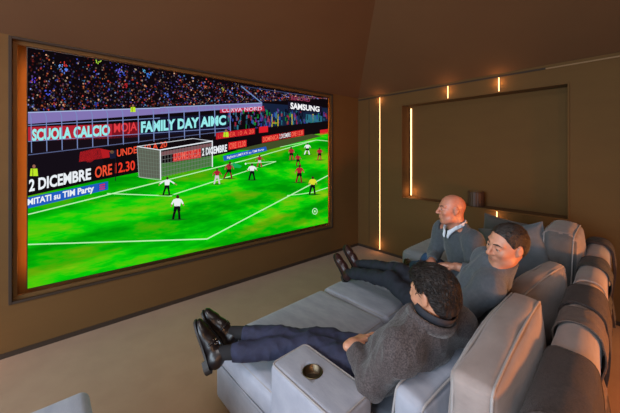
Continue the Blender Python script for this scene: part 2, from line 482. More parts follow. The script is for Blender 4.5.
# the picture: one flat mesh of coloured pieces; sx/sy below run 0..1 across and down the screen
class Pic:
    def __init__(self): self.v = []; self.f = []; self.m = []; self.c = []; self.layer = 0
    def P(self, p, lay=None):
        # p: position on the broadcast picture, in its own 300 x 241-unit oblique survey grid
        x, y = p
        a = (x - 310.) / 294.
        dx, dy, dz = -.757 + a * .654, .654 + a * .757, -(y - 152.) / 294.
        t = -3.567 / dx
        Y = -4.271 + t * dy; Z = 1.7 + t * dz
        Y = min(max(Y, SY0), SY1); Z = min(max(Z, SZ0), SZ1)
        return (-.001 + .0002 * self.layer, Y, Z)
    def poly(self, pts, col, mi=0):
        n = len(self.v); self.v += [self.P(p) for p in pts]
        self.f.append(tuple(range(n, n + len(pts)))); self.m.append(mi); self.c.append(col)
    def line(self, a, b, w, col):
        d = (b[0] - a[0], b[1] - a[1]); L = math.hypot(*d) or 1; nx, ny = -d[1] / L * w / 2, d[0] / L * w / 2
        self.poly([(a[0] + nx, a[1] + ny), (b[0] + nx, b[1] + ny), (b[0] - nx, b[1] - ny), (a[0] - nx, a[1] - ny)], col)
    def disc(self, c, rx, ry, col, n=10):
        self.poly([(c[0] + rx * math.cos(2 * PI * k / n), c[1] + ry * math.sin(2 * PI * k / n)) for k in range(n)], col)
    def text(self, s, q, col, bold=0.0):
        """q: top-left, top-right, bottom-right, bottom-left of the line of letters"""
        cu = bpy.data.curves.new('lettering', 'FONT'); cu.body = s; cu.size = 1; cu.offset = bold; cu.resolution_u = 3
        ob = bpy.data.objects.new('lettering', cu); C.objects.link(ob)
        dg = bpy.context.evaluated_depsgraph_get(); me = bpy.data.meshes.new_from_object(ob.evaluated_get(dg))
        xs = [v.co.x for v in me.vertices]; ys = [v.co.y for v in me.vertices]
        x0, x1, y0, y1 = min(xs), max(xs), min(ys), max(ys)
        n = len(self.v)
        for v in me.vertices:
            u = (v.co.x - x0) / (x1 - x0); w_ = 1 - (v.co.y - y0) / (y1 - y0)
            tx = q[0][0] + u * (q[1][0] - q[0][0]); ty = q[0][1] + u * (q[1][1] - q[0][1])
            bx = q[3][0] + u * (q[2][0] - q[3][0]); by = q[3][1] + u * (q[2][1] - q[3][1])
            self.v.append(self.P((tx + w_ * (bx - tx), ty + w_ * (by - ty))))
        for p in me.polygons:
            self.f.append(tuple(n + i for i in p.vertices)); self.m.append(0); self.c.append(col)
        bpy.data.objects.remove(ob); bpy.data.curves.remove(cu); bpy.data.meshes.remove(me)

def L3(*c): return srgb(*c)
pic = Pic()
WHT = L3(235, 240, 245)
# base: dark stand
pic.poly([(20, 40), (335, 90), (335, 235), (20, 300)], L3(14, 8, 12), 0)
pic.layer = 1
# the crowd
crowd_cols = [(90, 60, 120), (60, 70, 170), (130, 50, 40), (170, 90, 50), (120, 130, 190), (70, 40, 60), (190, 60, 50), (60, 110, 150), (150, 130, 110), (100, 30, 30), (50, 40, 110), (200, 150, 120)]
def ytop(x): return 47 + (x - 27) * .1694
for i in range(2600):
    x = 28 + 299 * random.random(); y0 = ytop(x) + 1
    yb = 113 - (x - 28) * .05
    y = y0 + (yb - y0) * random.random() ** .75
    s = (.35 + .55 * random.random()) * (1.25 - .5 * (x - 28) / 300)
    c = random.choice(crowd_cols); k = .25 + .95 * random.random() ** 1.3
    pic.poly([(x - s, y - s * .5), (x, y - s), (x + s, y - s * .3), (x + s * .6, y + s), (x - s * .7, y + s * .8)], L3(*[min(255, q * k) for q in c]))
pic.layer = 2
for (x, y, c, s) in [(64, 71, (90, 130, 230), 3.6), (66, 64, (220, 60, 50), 2.2), (61, 67, (120, 160, 240), 2.4), (98, 62, (170, 220, 60), 2), (100, 61, (190, 230, 80), 1.6), (47, 93, (80, 90, 230), 3),
                     (33, 80, (90, 60, 200), 2.6), (119, 70, (110, 100, 230), 3), (122, 74, (60, 80, 200), 2.4), (148, 75, (60, 120, 220), 3), (144, 71, (80, 170, 220), 2), (125, 86, (200, 40, 50), 2.6),
                     (166, 95, (90, 120, 220), 2.4), (96, 105, (40, 60, 160), 2.6), (55, 104, (160, 40, 60), 2), (205, 88, (160, 90, 60), 2), (223, 89, (190, 190, 60), 1.5)]:
    for _ in range(7):
        a_, b_ = random.uniform(-1, 1) * s, random.uniform(-1, 1) * s
        pic.disc((x + a_, y + b_), s * .3 * random.uniform(.5, 1.1), s * .35 * random.uniform(.5, 1.1), L3(*c), 6)
pic.line((241, 86), (262, 103), 1.0, L3(110, 140, 190)); pic.line((241, 86), (310, 96), .6, L3(60, 70, 110))
# middle tier: lilac wall, banners, railings
pic.poly([(28, 113), (160, 108), (262, 103), (262, 107), (160, 114), (28, 124)], L3(130, 116, 178))
pic.poly([(262, 103), (328, 108), (328, 137), (262, 140)], L3(22, 34, 60))
pic.poly([(28, 127), (112, 124), (112, 138.5), (28, 141)], L3(178, 36, 52))
pic.poly([(112, 124), (140, 122), (140, 137), (112, 138.5)], L3(120, 20, 30))
pic.poly([(140, 118), (228, 114), (228, 130), (140, 137)], L3(20, 20, 44))
pic.poly([(28, 141), (228, 130), (228, 146), (160, 152), (28, 172)], L3(22, 14, 22))
pic.poly([(220, 108), (264, 106), (264, 111), (220, 113)], L3(190, 40, 70))
pic.layer = 3
CY = L3(150, 235, 235)
pic.text('SCUOLA CALCIO', [(32, 129), (110, 124.5), (110, 135.5), (32, 141.5)], CY, .045)
pic.text('MOJA', [(114, 123.5), (137, 122), (137, 133), (114, 135.5)], L3(225, 60, 66), .02)
pic.text('FAMILY DAY AIMC', [(141, 121.5), (226, 115), (226, 125), (141, 133)], CY, .045)
pic.text('CURVA NORD', [(222, 108.2), (262, 106.6), (262, 110.2), (222, 112.4)], L3(230, 190, 220), .02)
# coloured clutter of the far stand
for i in range(300):
    x = random.uniform(228, 327); y = random.uniform(110, 131)
    c = random.choice([(40, 110, 130), (20, 130, 50), (90, 50, 130), (150, 36, 54), (40, 70, 160), (8, 8, 16), (12, 14, 24), (10, 10, 20), (60, 110, 140), (24, 50, 70)])
    s = random.uniform(.3, .9); h_ = random.uniform(.8, 2.6); pic.poly([(x - s, y - h_), (x + s, y - h_ * .9), (x + s, y + h_), (x - s, y + h_)], L3(*c))
pic.poly([(306, 114), (322, 116), (322, 124), (306, 122)], L3(44, 110, 130))
for x in (272, 278, 292, 313): pic.line((x, 114), (x, 133), .9, L3(205, 190, 40))
pic.line((272, 123), (278, 123), .8, L3(205, 190, 40))
pic.layer = 4
RAIL = L3(120, 138, 190)
for i in range(14):
    x = 31 + i * 15.3
    pic.line((x - 1.5, 113.5 - (x - 28) * .045), (x, 118 - (x - 28) * .05), .8, RAIL)
    pic.line((x, 118 - (x - 28) * .05), (x + .6, 153 - (x - 28) * .09), .9, RAIL)
pic.line((28, 112.5), (160, 108), 1.0, L3(170, 185, 225)); pic.line((28, 125.5), (160, 118), .7, RAIL)
pic.line((160, 107.5), (262, 103), .9, L3(150, 170, 210)); pic.line((160, 113), (262, 106), .7, RAIL)
for i in range(26):
    x = 162 + i * 4; pic.line((x, 107.5 - (x - 160) * .045), (x, 113 - (x - 160) * .07), .4, RAIL)
pic.line((28, 155), (228, 131), .8, L3(90, 100, 140)); pic.line((28, 141.5), (228, 128), .6, RAIL)
# perimeter boards
BLK = L3(16, 10, 14)
pic.poly([(28, 160), (160, 139), (250, 129), (328, 121), (328, 133), (250, 144), (200, 160), (28, 196)], BLK)
pic.layer = 5
pic.poly([(28, 158), (78, 150), (100, 147), (104, 165), (28, 180)], L3(20, 14, 22))
pic.poly([(80, 152), (98, 148), (112, 151), (112, 157), (79, 162)], L3(178, 28, 34)); pic.disc((89, 158), 5.5, 4.5, L3(150, 22, 28))
pic.text('2 DICEMBRE', [(29, 179.5), (91, 168), (91, 179.5), (29, 192)], WHT, .035)
pic.text('ORE', [(95, 167), (112, 163.6), (112, 174.5), (95, 178.5)], L3(240, 80, 50), .02)
pic.text('12.30', [(115, 163.2), (135, 160.2), (135, 170), (115, 173.5)], L3(240, 60, 40), .02)
pic.text('UNDER 10 A 20', [(117, 149.5), (167, 141), (167, 147), (117, 157)], L3(240, 78, 50), .02)
pic.poly([(173, 151), (201, 147.5), (201, 157.5), (173, 162)], L3(205, 36, 38))
pic.text('DOMENICA', [(174, 152), (200, 148.8), (200, 156.5), (174, 160.8)], L3(255, 110, 90), .02)
pic.text('2 DICEMBRE', [(202, 148.3), (227, 144.2), (227, 151.5), (202, 156)], WHT, .035)
pic.poly([(228.5, 142.5), (246.5, 139.8), (246.5, 146.5), (228.5, 150)], L3(215, 36, 40))
pic.text('ORE 12.30', [(229.5, 143.3), (245.5, 140.7), (245.5, 146), (229.5, 149.2)], L3(255, 130, 100), .01)
pic.poly([(216, 133), (255, 128), (255, 134), (216, 139.5)], L3(190, 26, 38))
pic.text('UNDER 10 A 20', [(218, 134.3), (254, 129), (254, 133.2), (218, 138.6)], L3(255, 110, 80), .01)
pic.poly([(259, 127), (268, 126), (268, 132), (259, 133)], L3(220, 30, 40))
pic.poly([(262, 136.5), (304, 129.3), (304, 135.5), (262, 143)], L3(200, 30, 36))
pic.poly([(279, 133.5), (291, 131.5), (291, 137.5), (279, 140)], BLK)
pic.layer = 6
pic.text('DOMENICA', [(263, 137.3), (278.5, 134.6), (278.5, 139), (263, 142)], L3(255, 120, 90), .01)
pic.text('2 DICEMBRE', [(279.5, 134.3), (290.5, 132.4), (290.5, 136.6), (279.5, 138.8)], WHT, .01)
pic.text('ORE 12.30', [(291.5, 132.2), (303, 130.2), (303, 134.4), (291.5, 136.6)], L3(255, 120, 90), .01)
pic.poly([(320, 130), (328, 129), (328, 134), (320, 135)], L3(215, 30, 40))
pic.text('RECORD', [(291, 96), (310, 98.5), (310, 101.8), (291, 99.8)], L3(150, 60, 90), .02)
pic.poly([(288, 101.5), (322, 106.5), (322, 113), (288, 110)], L3(24, 20, 40))
pic.layer = 7
pic.text('SAMSUNG', [(290.5, 102.3), (319.5, 106.6), (319.5, 111.9), (290.5, 108.9)], L3(250, 250, 252), .035)
# stewards
def steward(x, y, h):
    pic.disc((x, y - h * .8), h * .14, h * .16, L3(150, 100, 80)); pic.poly([(x - h * .28, y - h * .62), (x + h * .28, y - h * .62), (x + h * .34, y), (x - h * .34, y)], L3(190, 230, 40))
    pic.line((x - h * .1, y - h * .6), (x - h * .1, y), h * .08, L3(60, 80, 30))
steward(34, 176, 12); steward(133, 112, 8); steward(226, 137, 8)
# pitch
pic.layer = 3
pitch = [(28, 196), (100, 180), (160, 168), (223, 154), (262, 144), (300, 136.2), (328, 132.5), (328, 235), (25, 300)]
pic.layer = 6
pic.poly(pitch, (0, 0, 0, 1), 1)
pic.layer = 7
pic.poly([(235, 150), (262, 143.5), (312, 134), (322, 136), (268, 150)], L3(66, 78, 40))
GL = L3(190, 245, 180)
pic.layer = 8
for a_, b_, w_ in [((28, 214.5), (163, 181), 1.1), ((163, 181), (246, 160), .9), ((246, 160), (316, 140), .7), ((107, 193.5), (172, 196), .9), ((172, 195), (228, 177), .9), ((228, 177), (276, 161.5), .7),
                   ((247, 163.3), (276, 161.5), .6), ((28, 244.5), (207, 239), 1.2), ((207, 239), (328, 175.5), 1.1), ((287, 195.5), (300, 194.2), .7), ((300, 194.2), (314, 192), .7), ((314, 192), (328, 187.5), .7), ((316, 140), (328, 141), .6), ((280, 147), (316, 140), .5)]:
    pic.line(a_, b_, w_, GL)
# boards standing on the grass
BLU = L3(32, 92, 190)
pic.poly([(28, 197.5), (100, 183), (108, 181.3), (108, 189.5), (28, 208.5)], BLU)
pic.poly([(98, 184.5), (106, 182.8), (106, 188.8), (98, 190.8)], L3(36, 60, 160))
pic.poly([(223, 156), (266, 146.5), (267, 150.6), (224, 161)], BLU)
pic.layer = 9
pic.text('LIMITATI su TIM Party', [(22, 200.5), (94, 184.8), (94, 193.2), (22, 208.6)], WHT, .035)
for k in range(3): pic.poly([(99.5, 185 + k * 2.1 - .2), (105, 183.8 + k * 2.1 - .2), (105, 184.9 + k * 2.1 - .2), (99.5, 186.1 + k * 2.1 - .2)], L3(210, 40, 90))
pic.text('Biglietti LIMITATI su TIM Party', [(227, 156.4), (264, 148.2), (264, 150.8), (227, 159.6)], WHT, .01)
# goal
NET = L3(110, 128, 112)
pic.layer = 9
pic.poly([(137, 146.5), (160, 150), (160.5, 179), (139, 177)], L3(92, 96, 84))
pic.poly([(161, 152), (212, 143), (212, 146), (161, 156)], L3(120, 80, 84))
pic.poly([(161, 163), (173, 162.5), (212, 155.5), (212, 166), (161, 177)], L3(70, 118, 60))
pic.layer = 10
for k in range(9): pic.line((137 + k * 2.7, 146.7 + k * .4), (139 + k * 2.5, 177 + k * .25), .3, NET)
for k in range(8): pic.line((137.2, 149 + k * 3.9), (160, 152.5 + k * 3.7), .3, NET)
for k in range(17): pic.line((162 + k * 3, 151 - k * .52), (162 + k * 3, 178 - k * .75), .28, L3(130, 132, 130))
for k in range(6): pic.line((161, 156 + k * 4), (212, 146.5 + k * 3.8), .28, L3(130, 132, 130))
pic.line((137, 146.5), (193, 138.5), .7, L3(200, 205, 210)); pic.line((193, 138.5), (212, 141), .6, L3(190, 195, 205)); pic.line((137, 146.5), (160, 150), .9, L3(225, 230, 235))
pic.line((137, 146.5), (139, 177), .6, L3(170, 178, 180)); pic.line((139, 177), (160, 180), .6, L3(180, 190, 180))
pic.line((160.3, 149.8), (160.6, 180), 1.1, WHT); pic.line((212.2, 140.5), (212.3, 167), 1.0, WHT); pic.line((160, 150), (212.4, 141), 1.1, WHT)
# footballers: head, shirt, arms, shorts, legs
def footballer(x, y, h, shirt, shorts, legs, lean=0.0, stride=.16, arms=.3):
    """x, y: the feet; h: height"""
    def q(u, v_): return (x + u * h + lean * h * v_, y - v_ * h)
    pic.layer = 10
    pic.poly([q(-.5, -.02), q(.1, -.05), q(.5, .02), q(0, .05)], L3(20, 110, 20))
    pic.layer = 11
    sk = L3(170, 115, 85)
    pic.poly([q(-.10, .45), q(0, .45), q(-stride * .6, .22), q(-stride, 0), q(-stride - .09, 0), q(-stride * .6 - .10, .24)], legs)
    pic.poly([q(.0, .45), q(.10, .45), q(stride * .6 + .08, .24), q(stride + .07, .0), q(stride - .03, 0), q(stride * .5, .24)], legs)
    pic.layer = 12
    pic.poly([q(-.12, .56), q(.12, .56), q(.15, .34), q(.02, .36), q(0, .42), q(-.02, .36), q(-.15, .34)], shorts)
    pic.poly([q(-.16, .82), q(-.05, .86), q(.05, .86), q(.16, .82), q(.12, .54), q(-.12, .54)], shirt)
    pic.line(q(-.14, .80), q(-.14 - arms * .6, .62), h * .07, shirt); pic.line(q(.14, .80), q(.14 + arms * .6, .64), h * .07, shirt)
    pic.line(q(-.14 - arms * .6, .62), q(-.14 - arms * .7, .52), h * .05, sk); pic.line(q(.14 + arms * .6, .64), q(.14 + arms * .9, .56), h * .05, sk)
    pic.disc(q(0, .93), h * .07, h * .085, L3(60, 40, 30), 8)
WS = L3(235, 238, 240); KS = L3(14, 14, 18); RS = L3(170, 34, 52); PS = L3(205, 200, 205); RD_ = L3(120, 30, 36)
footballer(166.5, 195, 18, WS, KS, KS, .05, .14, .45)
footballer(176.5, 219.5, 24.5, WS, KS, KS, .05, .1, .15)
footballer(217, 184, 15.5, RS, PS, PS, 0, .14, .2)
footballer(228, 178.5, 17, RS, KS, RD_, .12, .2, .15)
footballer(252, 180, 16.5, WS, KS, KS, 0, .14, .2)
footballer(259.5, 167, 12, RS, PS, RS, 0, .16, .3)
footballer(291.7, 160, 13, RS, KS, RS, -.05, .1, .1)
footballer(298.5, 166, 12, RS, KS, RD_, -.08, .14, .15)
footballer(299, 182.5, 17.5, RS, KS, RD_, .04, .12, .15)
footballer(307, 154.5, 11.5, WS, KS, WS, .05, .18, .2)
footballer(319.5, 160, 12.5, RS, KS, RS, 0, .1, .1)
footballer(312.4, 194.5, 18, L3(220, 220, 50), KS, KS, .02, .12, .1)
pic.layer = 12
pic.poly([(230, 164.5), (234, 162.5), (242, 166), (240, 168), (233, 167.5)], L3(20, 170, 90)); pic.disc((230, 165), 1.2, 1.2, L3(60, 40, 30))
pic.poly([(109, 152), (116, 150), (116, 158), (110, 159)], L3(26, 26, 50)); pic.line((115.5, 152), (115.5, 181), .8, L3(20, 20, 26)); pic.disc((112, 152), 2, 1.6, L3(120, 90, 60))
pic.disc((245.6, 163.8), .9, .9, WHT)
for k in range(10):
    a_ = 2 * PI * k / 10; b_ = 2 * PI * (k + 1) / 10
    pic.line((314.8 + 2.4 * math.cos(a_), 211.3 + 3 * math.sin(a_)), (314.8 + 2.4 * math.cos(b_), 211.3 + 3 * math.sin(b_)), .7, L3(200, 245, 200))
pic.disc((314.8, 211.3), .9, 1.2, L3(190, 240, 190))

def screen_mats():
    m = bpy.data.materials.new('screen_picture'); m.use_nodes = True; nt = m.node_tree; nt.nodes.clear()
    at_ = node(nt, 'ShaderNodeVertexColor'); at_.layer_name = 'Col'
    e = node(nt, 'ShaderNodeEmission', Strength=1.0); o = node(nt, 'ShaderNodeOutputMaterial')
    nt.links.new(at_.outputs['Color'], e.inputs['Color']); nt.links.new(e.outputs[0], o.inputs[0])
    g = bpy.data.materials.new('screen_grass'); g.use_nodes = True; nt = g.node_tree; nt.nodes.clear()
    tc = node(nt, 'ShaderNodeTexCoord')
    mp = node(nt, 'ShaderNodeMapping'); mp.inputs['Rotation'].default_value = (math.radians(-24), 0, 0); mp.inputs['Scale'].default_value = (1, .8, 3.2)
    nt.links.new(tc.outputs['Object'], mp.inputs['Vector'])
    n1 = node(nt, 'ShaderNodeTexNoise', Scale=1.7, Detail=5.0, Roughness=.62); nt.links.new(mp.outputs[0], n1.inputs['Vector'])
    r1 = node(nt, 'ShaderNodeValToRGB'); cr = r1.color_ramp
    cr.elements[0].position = .38; cr.elements[0].color = srgb(0, 168, 8)
    cr.elements[1].position = .72; cr.elements[1].color = srgb(150, 196, 18)
    e2 = cr.elements.new(.5); e2.color = srgb(10, 205, 8); e3 = cr.elements.new(.6); e3.color = srgb(96, 196, 12)
    nt.links.new(n1.outputs['Fac'], r1.inputs[0])
    # mown bands
    mp2 = node(nt, 'ShaderNodeMapping'); mp2.inputs['Rotation'].default_value = (math.radians(-9), 0, 0); nt.links.new(tc.outputs['Object'], mp2.inputs['Vector'])
    wv = node(nt, 'ShaderNodeTexWave', Scale=.62, Distortion=1.2); wv.bands_direction = 'Z'; nt.links.new(mp2.outputs[0], wv.inputs['Vector'])
    r2 = node(nt, 'ShaderNodeValToRGB'); r2.color_ramp.elements[0].position = .35; r2.color_ramp.elements[0].color = (.68, .72, .6, 1); r2.color_ramp.elements[1].position = .65; r2.color_ramp.elements[1].color = (1, 1, 1, 1)
    nt.links.new(wv.outputs['Fac'], r2.inputs[0])
    mx = node(nt, 'ShaderNodeMix', data_type='RGBA', blend_type='MULTIPLY'); mx.inputs[0].default_value = 1.0
    nt.links.new(r1.outputs[0], mx.inputs[6]); nt.links.new(r2.outputs[0], mx.inputs[7])
    e = node(nt, 'ShaderNodeEmission', Strength=1.0); o = node(nt, 'ShaderNodeOutputMaterial')
    nt.links.new(mx.outputs[2], e.inputs['Color']); nt.links.new(e.outputs[0], o.inputs[0])
    return m, g
sm, sg = screen_mats()
po = mesh_obj('picture', pic.v, pic.f, [sm, sg], scr, smooth=False, mat_idx=pic.m, world=True)
ca = po.data.color_attributes.new('Col', 'FLOAT_COLOR', 'CORNER')
buf = []
for p in po.data.polygons: buf += list(pic.c[p.index]) * p.loop_total
ca.data.foreach_set('color', buf)
# ================================================================ the sofa
SA = math.radians(2.5); SO = (1.551, -2.431)
def SL(u, v, z=0):   # sofa frame -> room
    return (SO[0] + u * math.cos(SA) - v * math.sin(SA), SO[1] + u * math.sin(SA) + v * math.cos(SA), z)

def soft(name, size, c, m, parent, **kw):
    V, F = soft_box(size, **kw)
    return mesh_obj(name, V + np.array(c), F, m, parent)

def edge_piping(parent, hx, hy, z, c, r=.006, cr=.05, name='piping', m='piping', dz=None):
    path = [(c[0] + x, c[1] + y, z) for x, y in round_rect(hx, hy, cr)]
    V, F = tube(path, r, closed=True)
    return mesh_obj(name, V, F, M[m], parent)

def module(label, u0, u1, v0, v1, split=None, seat_v0=None, top=.42, m='velvet', name='sofa_seat_module', cat='sofa seat', seat_top=None):
    """base, footrest and seat cushion; origin at the middle of the front edge on the floor"""
    vc = (v0 + v1) / 2
    t = thing(name, label, cat, SL(u0, vc), SA)
    W = v1 - v0; parts = [(0, (split or (u1 - u0)) - .006, -W / 2, W / 2, 'footrest' if split else 'seat')]
    if split: parts.append((split + .004, u1 - u0, (seat_v0 if seat_v0 is not None else v0) - vc, W / 2, 'seat'))
    for a, b_, c_, d_, nm in parts:
        tp = top if nm == 'footrest' or not seat_top else seat_top
        cx_, cy_ = (a + b_) / 2, (c_ + d_) / 2
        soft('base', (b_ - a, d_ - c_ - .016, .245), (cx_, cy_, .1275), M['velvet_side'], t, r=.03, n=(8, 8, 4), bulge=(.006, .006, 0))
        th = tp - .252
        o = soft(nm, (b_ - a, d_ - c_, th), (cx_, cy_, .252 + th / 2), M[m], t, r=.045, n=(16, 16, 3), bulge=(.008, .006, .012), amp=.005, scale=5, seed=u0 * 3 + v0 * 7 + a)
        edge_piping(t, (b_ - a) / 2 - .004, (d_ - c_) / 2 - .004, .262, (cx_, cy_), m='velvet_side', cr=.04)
        if nm == 'footrest':
            edge_piping(t, (b_ - a) / 2 - .016, (d_ - c_) / 2 - .016, tp - .012, (cx_, cy_), r=.0045, cr=.05, m='piping')
    for x in (.08, u1 - u0 - .08):
        for s in (-1, 1):
            f = MB(); y = s * (W / 2 - .08)
            if split and x > split and s < 0: y = (seat_v0 if seat_v0 is not None else v0) - vc + .08
            f.box(x - .02, x + .02, y - .02, y + .02, -.04, .012); f.obj('foot', M['black_plastic'], t)
    return t
module('grey velvet recliner seat with a wide footrest, nearest the cup holder console', 0.0, 1.69, -1.01, .040, .70, -.70)
module('grey velvet recliner footrest and seat under the legs with oxblood shoes', 0.0, 1.69, .056, .80, .70)
module('narrow grey velvet seat section under the bald man in front of the far armrest', 0.05, 1.69, .816, 1.21, .70)
# far armrest block
t = thing('corner_ottoman', 'broad grey velvet armrest block at the far end of the sofa, beside the niche wall', 'ottoman', SL(.14, 1.62), SA)
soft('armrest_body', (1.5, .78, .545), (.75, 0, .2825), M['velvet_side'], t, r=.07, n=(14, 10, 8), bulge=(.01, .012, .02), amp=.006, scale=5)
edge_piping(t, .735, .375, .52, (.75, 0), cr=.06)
for x in (.1, 1.4):
    for y in (-.3, .3): MB().box(x - .02, x + .02, y - .02, y + .02, -.04, .012).obj('foot', M['black_plastic'], t)

# console with cup holder
t = thing('sofa_console', 'pale grey velvet console arm with a round metal cup holder', 'armrest', (2.505, -3.300, 0), math.radians(1.5))
V, F = soft_box((.47, .25, .595), r=.028, n=(10, 6, 8), bulge=(.003, .004, .004), amp=.002, scale=8)
V += np.array((0, 0, .3075))
hc, hr = np.array((-.035, -.006)), .0465
# open the top for the cup: drop the faces over the cup and add a ring of quads down to its wall
cen = V[F].mean(1)
n1 = 28
V = [tuple(p) for p in V]; keep = []
F = [tuple(f) for f in F]
body = mesh_obj('console_body', V, F, M['velvet'], t)
cut_me = bpy.data.meshes.new('cut'); bm = None
import bmesh
bm = bmesh.new(); bmesh.ops.create_cone(bm, cap_ends=True, segments=36, radius1=hr, radius2=hr, depth=.1, matrix=Matrix.Translation((hc[0], hc[1], .60)))
bm.to_mesh(cut_me); bm.free(); cut_o = bpy.data.objects.new('cut', cut_me); C.objects.link(cut_o)
bo = body.modifiers.new('hole', 'BOOLEAN'); bo.object = cut_o; bo.solver = 'EXACT'; cut_o.parent = t
bpy.context.view_layer.update()
dg = bpy.context.evaluated_depsgraph_get(); nm = bpy.data.meshes.new_from_object(body.evaluated_get(dg))
body.modifiers.clear(); body.data = nm; bpy.data.objects.remove(cut_o)
def lathe(prof, n, c):
    V = []; F = []
    for r, z in prof:
        for k in range(n): V.append((c[0] + r * math.cos(2 * PI * k / n), c[1] + r * math.sin(2 * PI * k / n), z))
    for i in range(len(prof) - 1):
        for k in range(n): F.append((i * n + k, i * n + (k + 1) % n, (i + 1) * n + (k + 1) % n, (i + 1) * n + k))
    return V, F
TZ = .608
V, F = lathe([(.0463, TZ + .001), (.0515, TZ + .001), (.0515, TZ + .0035), (.0500, TZ + .005), (.046, TZ + .005), (.0445, TZ + .003), (.0445, TZ - .040), (.001, TZ - .041), (.001, TZ - .043), (.0462, TZ - .043), (.0463, TZ + .001)], 36, hc)
cup = mesh_obj('cup_holder', V, F, M['cup_metal'], t)
V, F = lathe([(.0435, TZ - .0395), (.001, TZ - .0390)], 36, hc)
mesh_obj('cup_liner', V, F, M['cup_dark'], cup)
edge_piping(t, .227, .117, .600, (0, 0), r=.005, cr=.028)
for x in (-.18, .18):
    for y in (-.09, .09): MB().box(x - .015, x + .015, y - .015, y + .015, -.04, .012).obj('foot', M['black_plastic'], t)

# neighbouring seat whose corner shows at the lower left
t = thing('lounge_footrest', 'pale grey velvet footrest corner at the lower left edge, on the carpet by itself', 'footrest', (1.575, -4.59, 0), 0)
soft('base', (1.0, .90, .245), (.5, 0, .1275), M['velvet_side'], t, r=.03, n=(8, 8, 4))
soft('cushion', (1.01, .91, .180), (.5, 0, .342), M['velvet'], t, r=.045, n=(14, 14, 3), bulge=(.006, .006, .012), amp=.004, scale=5)
edge_piping(t, .49, .44, .408, (.5, 0), r=.0045, cr=.05)
for x in (.1, .9):
    for y in (-.35, .35): MB().box(x - .02, x + .02, y - .02, y + .02, -.04, .012).obj('foot', M['black_plastic'], t)

# the long backrest roll behind the cushions
RU, RW, RTOP = 1.785, .16, .86
t = thing('sofa_bolster', 'long taupe velvet backrest roll running behind all the cushions', 'bolster', SL(RU, 0), SA)
bounds = [(-1.30, -.52), (-.52, .10), (.10, .72), (.72, 1.36), (1.36, 2.02)]
for a_, b_ in bounds:
    soft('back_segment', (RW, b_ - a_ - .006, RTOP - .012), (0, (a_ + b_) / 2, (RTOP + .012) / 2), M['taupe_velvet'], t, r=.075, n=(4, 14, 12), bulge=(.002, .0, .004), amp=.004, scale=6, seed=a_)
    for yy in (b_ - .003,):
        pth = [(x, yy, (RTOP + .02) / 2 + z) for x, z in round_rect(RW / 2 - .002, RTOP / 2 - .012, .07)]
        V, F = tube(pth, .006, closed=True); mesh_obj('piping', V, F, M['piping'], t)

for y in (-1.2, -.5, .2, .9, 1.9):
    MB().box(-.03, .03, y - .02, y + .02, -.04, .016).obj('foot', M['black_plastic'], t)

# throws folded over the backrest
def throw(label, y0, y1, mt, front=.25, back=.55, skew=0.0, th=.005, seed=0, fringe=False, lift=0.0):
    v0, v1 = y0 - SO[1], y1 - SO[1]; v0 += .076; v1 += .076
    t = thing('throw_blanket', label, 'blanket', SL(RU, (v0 + v1) / 2, RTOP - .3), SA, 'blankets folded over the backrest')
    hw = RW / 2 + .0055 + lift; top = RTOP + .008 + lift; rr = .074
    path = [(-hw, top - rr - front + front * k / 8) for k in range(8)]
    path += [(-hw + rr - rr * math.cos(a), top - rr + rr * math.sin(a)) for a in np.linspace(0, PI / 2, 8)]
    path += [(hw - rr + rr * math.sin(a), top - rr + rr * math.cos(a)) for a in np.linspace(0, PI / 2, 8)]
    path += [(hw + .012 * math.sin(k * .5), top - rr - back * k / 14) for k in range(1, 15)]
    nv = 22; V = []; F = []
    P = np.array(path); T = np.gradient(P, axis=0); T /= np.linalg.norm(T, axis=1)[:, None]; N = np.stack([-T[:, 1], T[:, 0]], 1)
    half = (v1 - v0) / 2
    for s in (0, 1):
        for i, (p, n_) in enumerate(zip(P, N)):
            for j in range(nv + 1):
                f = -1 + 2 * j / nv
                y = f * half * (1 + .04 * math.sin(i * .6 + seed)) + skew * (i / len(P) - .4)
                fold = .0016 * (1 + math.sin(f * 7 + seed + i * .08)) * (.4 + i / len(P)) + .004 * noise.noise(Vector((i * .3, f * 3, seed)))
                off = max(fold, 0) + (th if s else 0)
                V.append((p[0] + n_[0] * off, y, p[1] + n_[1] * off - (RTOP - .3)))
    m_, w_ = len(P), nv + 1
    idx = lambda s, i, j: s * m_ * w_ + i * w_ + j
    for i in range(m_ - 1):
        for j in range(nv):
            F.append((idx(1, i, j), idx(1, i, j + 1), idx(1, i + 1, j + 1), idx(1, i + 1, j)))
            F.append((idx(0, i, j), idx(0, i + 1, j), idx(0, i + 1, j + 1), idx(0, i, j + 1)))
        for j, fl in ((0, 0), (nv, 1)):
            q = (idx(0, i, j), idx(1, i, j), idx(1, i + 1, j), idx(0, i + 1, j)); F.append(q if not fl else q[::-1])
    for j in range(nv):
        F.append((idx(0, 0, j), idx(0, 0, j + 1), idx(1, 0, j + 1), idx(1, 0, j)))
        F.append((idx(0, m_ - 1, j), idx(1, m_ - 1, j), idx(1, m_ - 1, j + 1), idx(0, m_ - 1, j + 1)))
    mesh_obj('cloth', V, F, M[mt], t)
    # hem welt along both long edges
    for s in (0, nv):
        pts = [V[idx(1, i, s)] for i in range(m_)]
        a, b = tube(pts, .0022, n=5); mesh_obj('hem', a, b, M[mt], t)
    return t
throw('wide charcoal wool throw over the near end of the backrest', -3.26, -2.80, 'throw', .24, .50, .02, seed=1)
throw('taupe throw folded over the backrest between the two charcoal throws', -2.52, -2.31, 'throw_taupe', .12, .30, .03, seed=2)
throw('charcoal wool throw over the middle of the backrest, its end hanging low behind', -2.27, -1.95, 'throw', .20, .62, -.10, seed=3, th=.012)
throw('slate grey band of blanket over the backrest, beyond the middle throw', -1.47, -1.20, 'throw_slate', .15, .25, 0, seed=4)
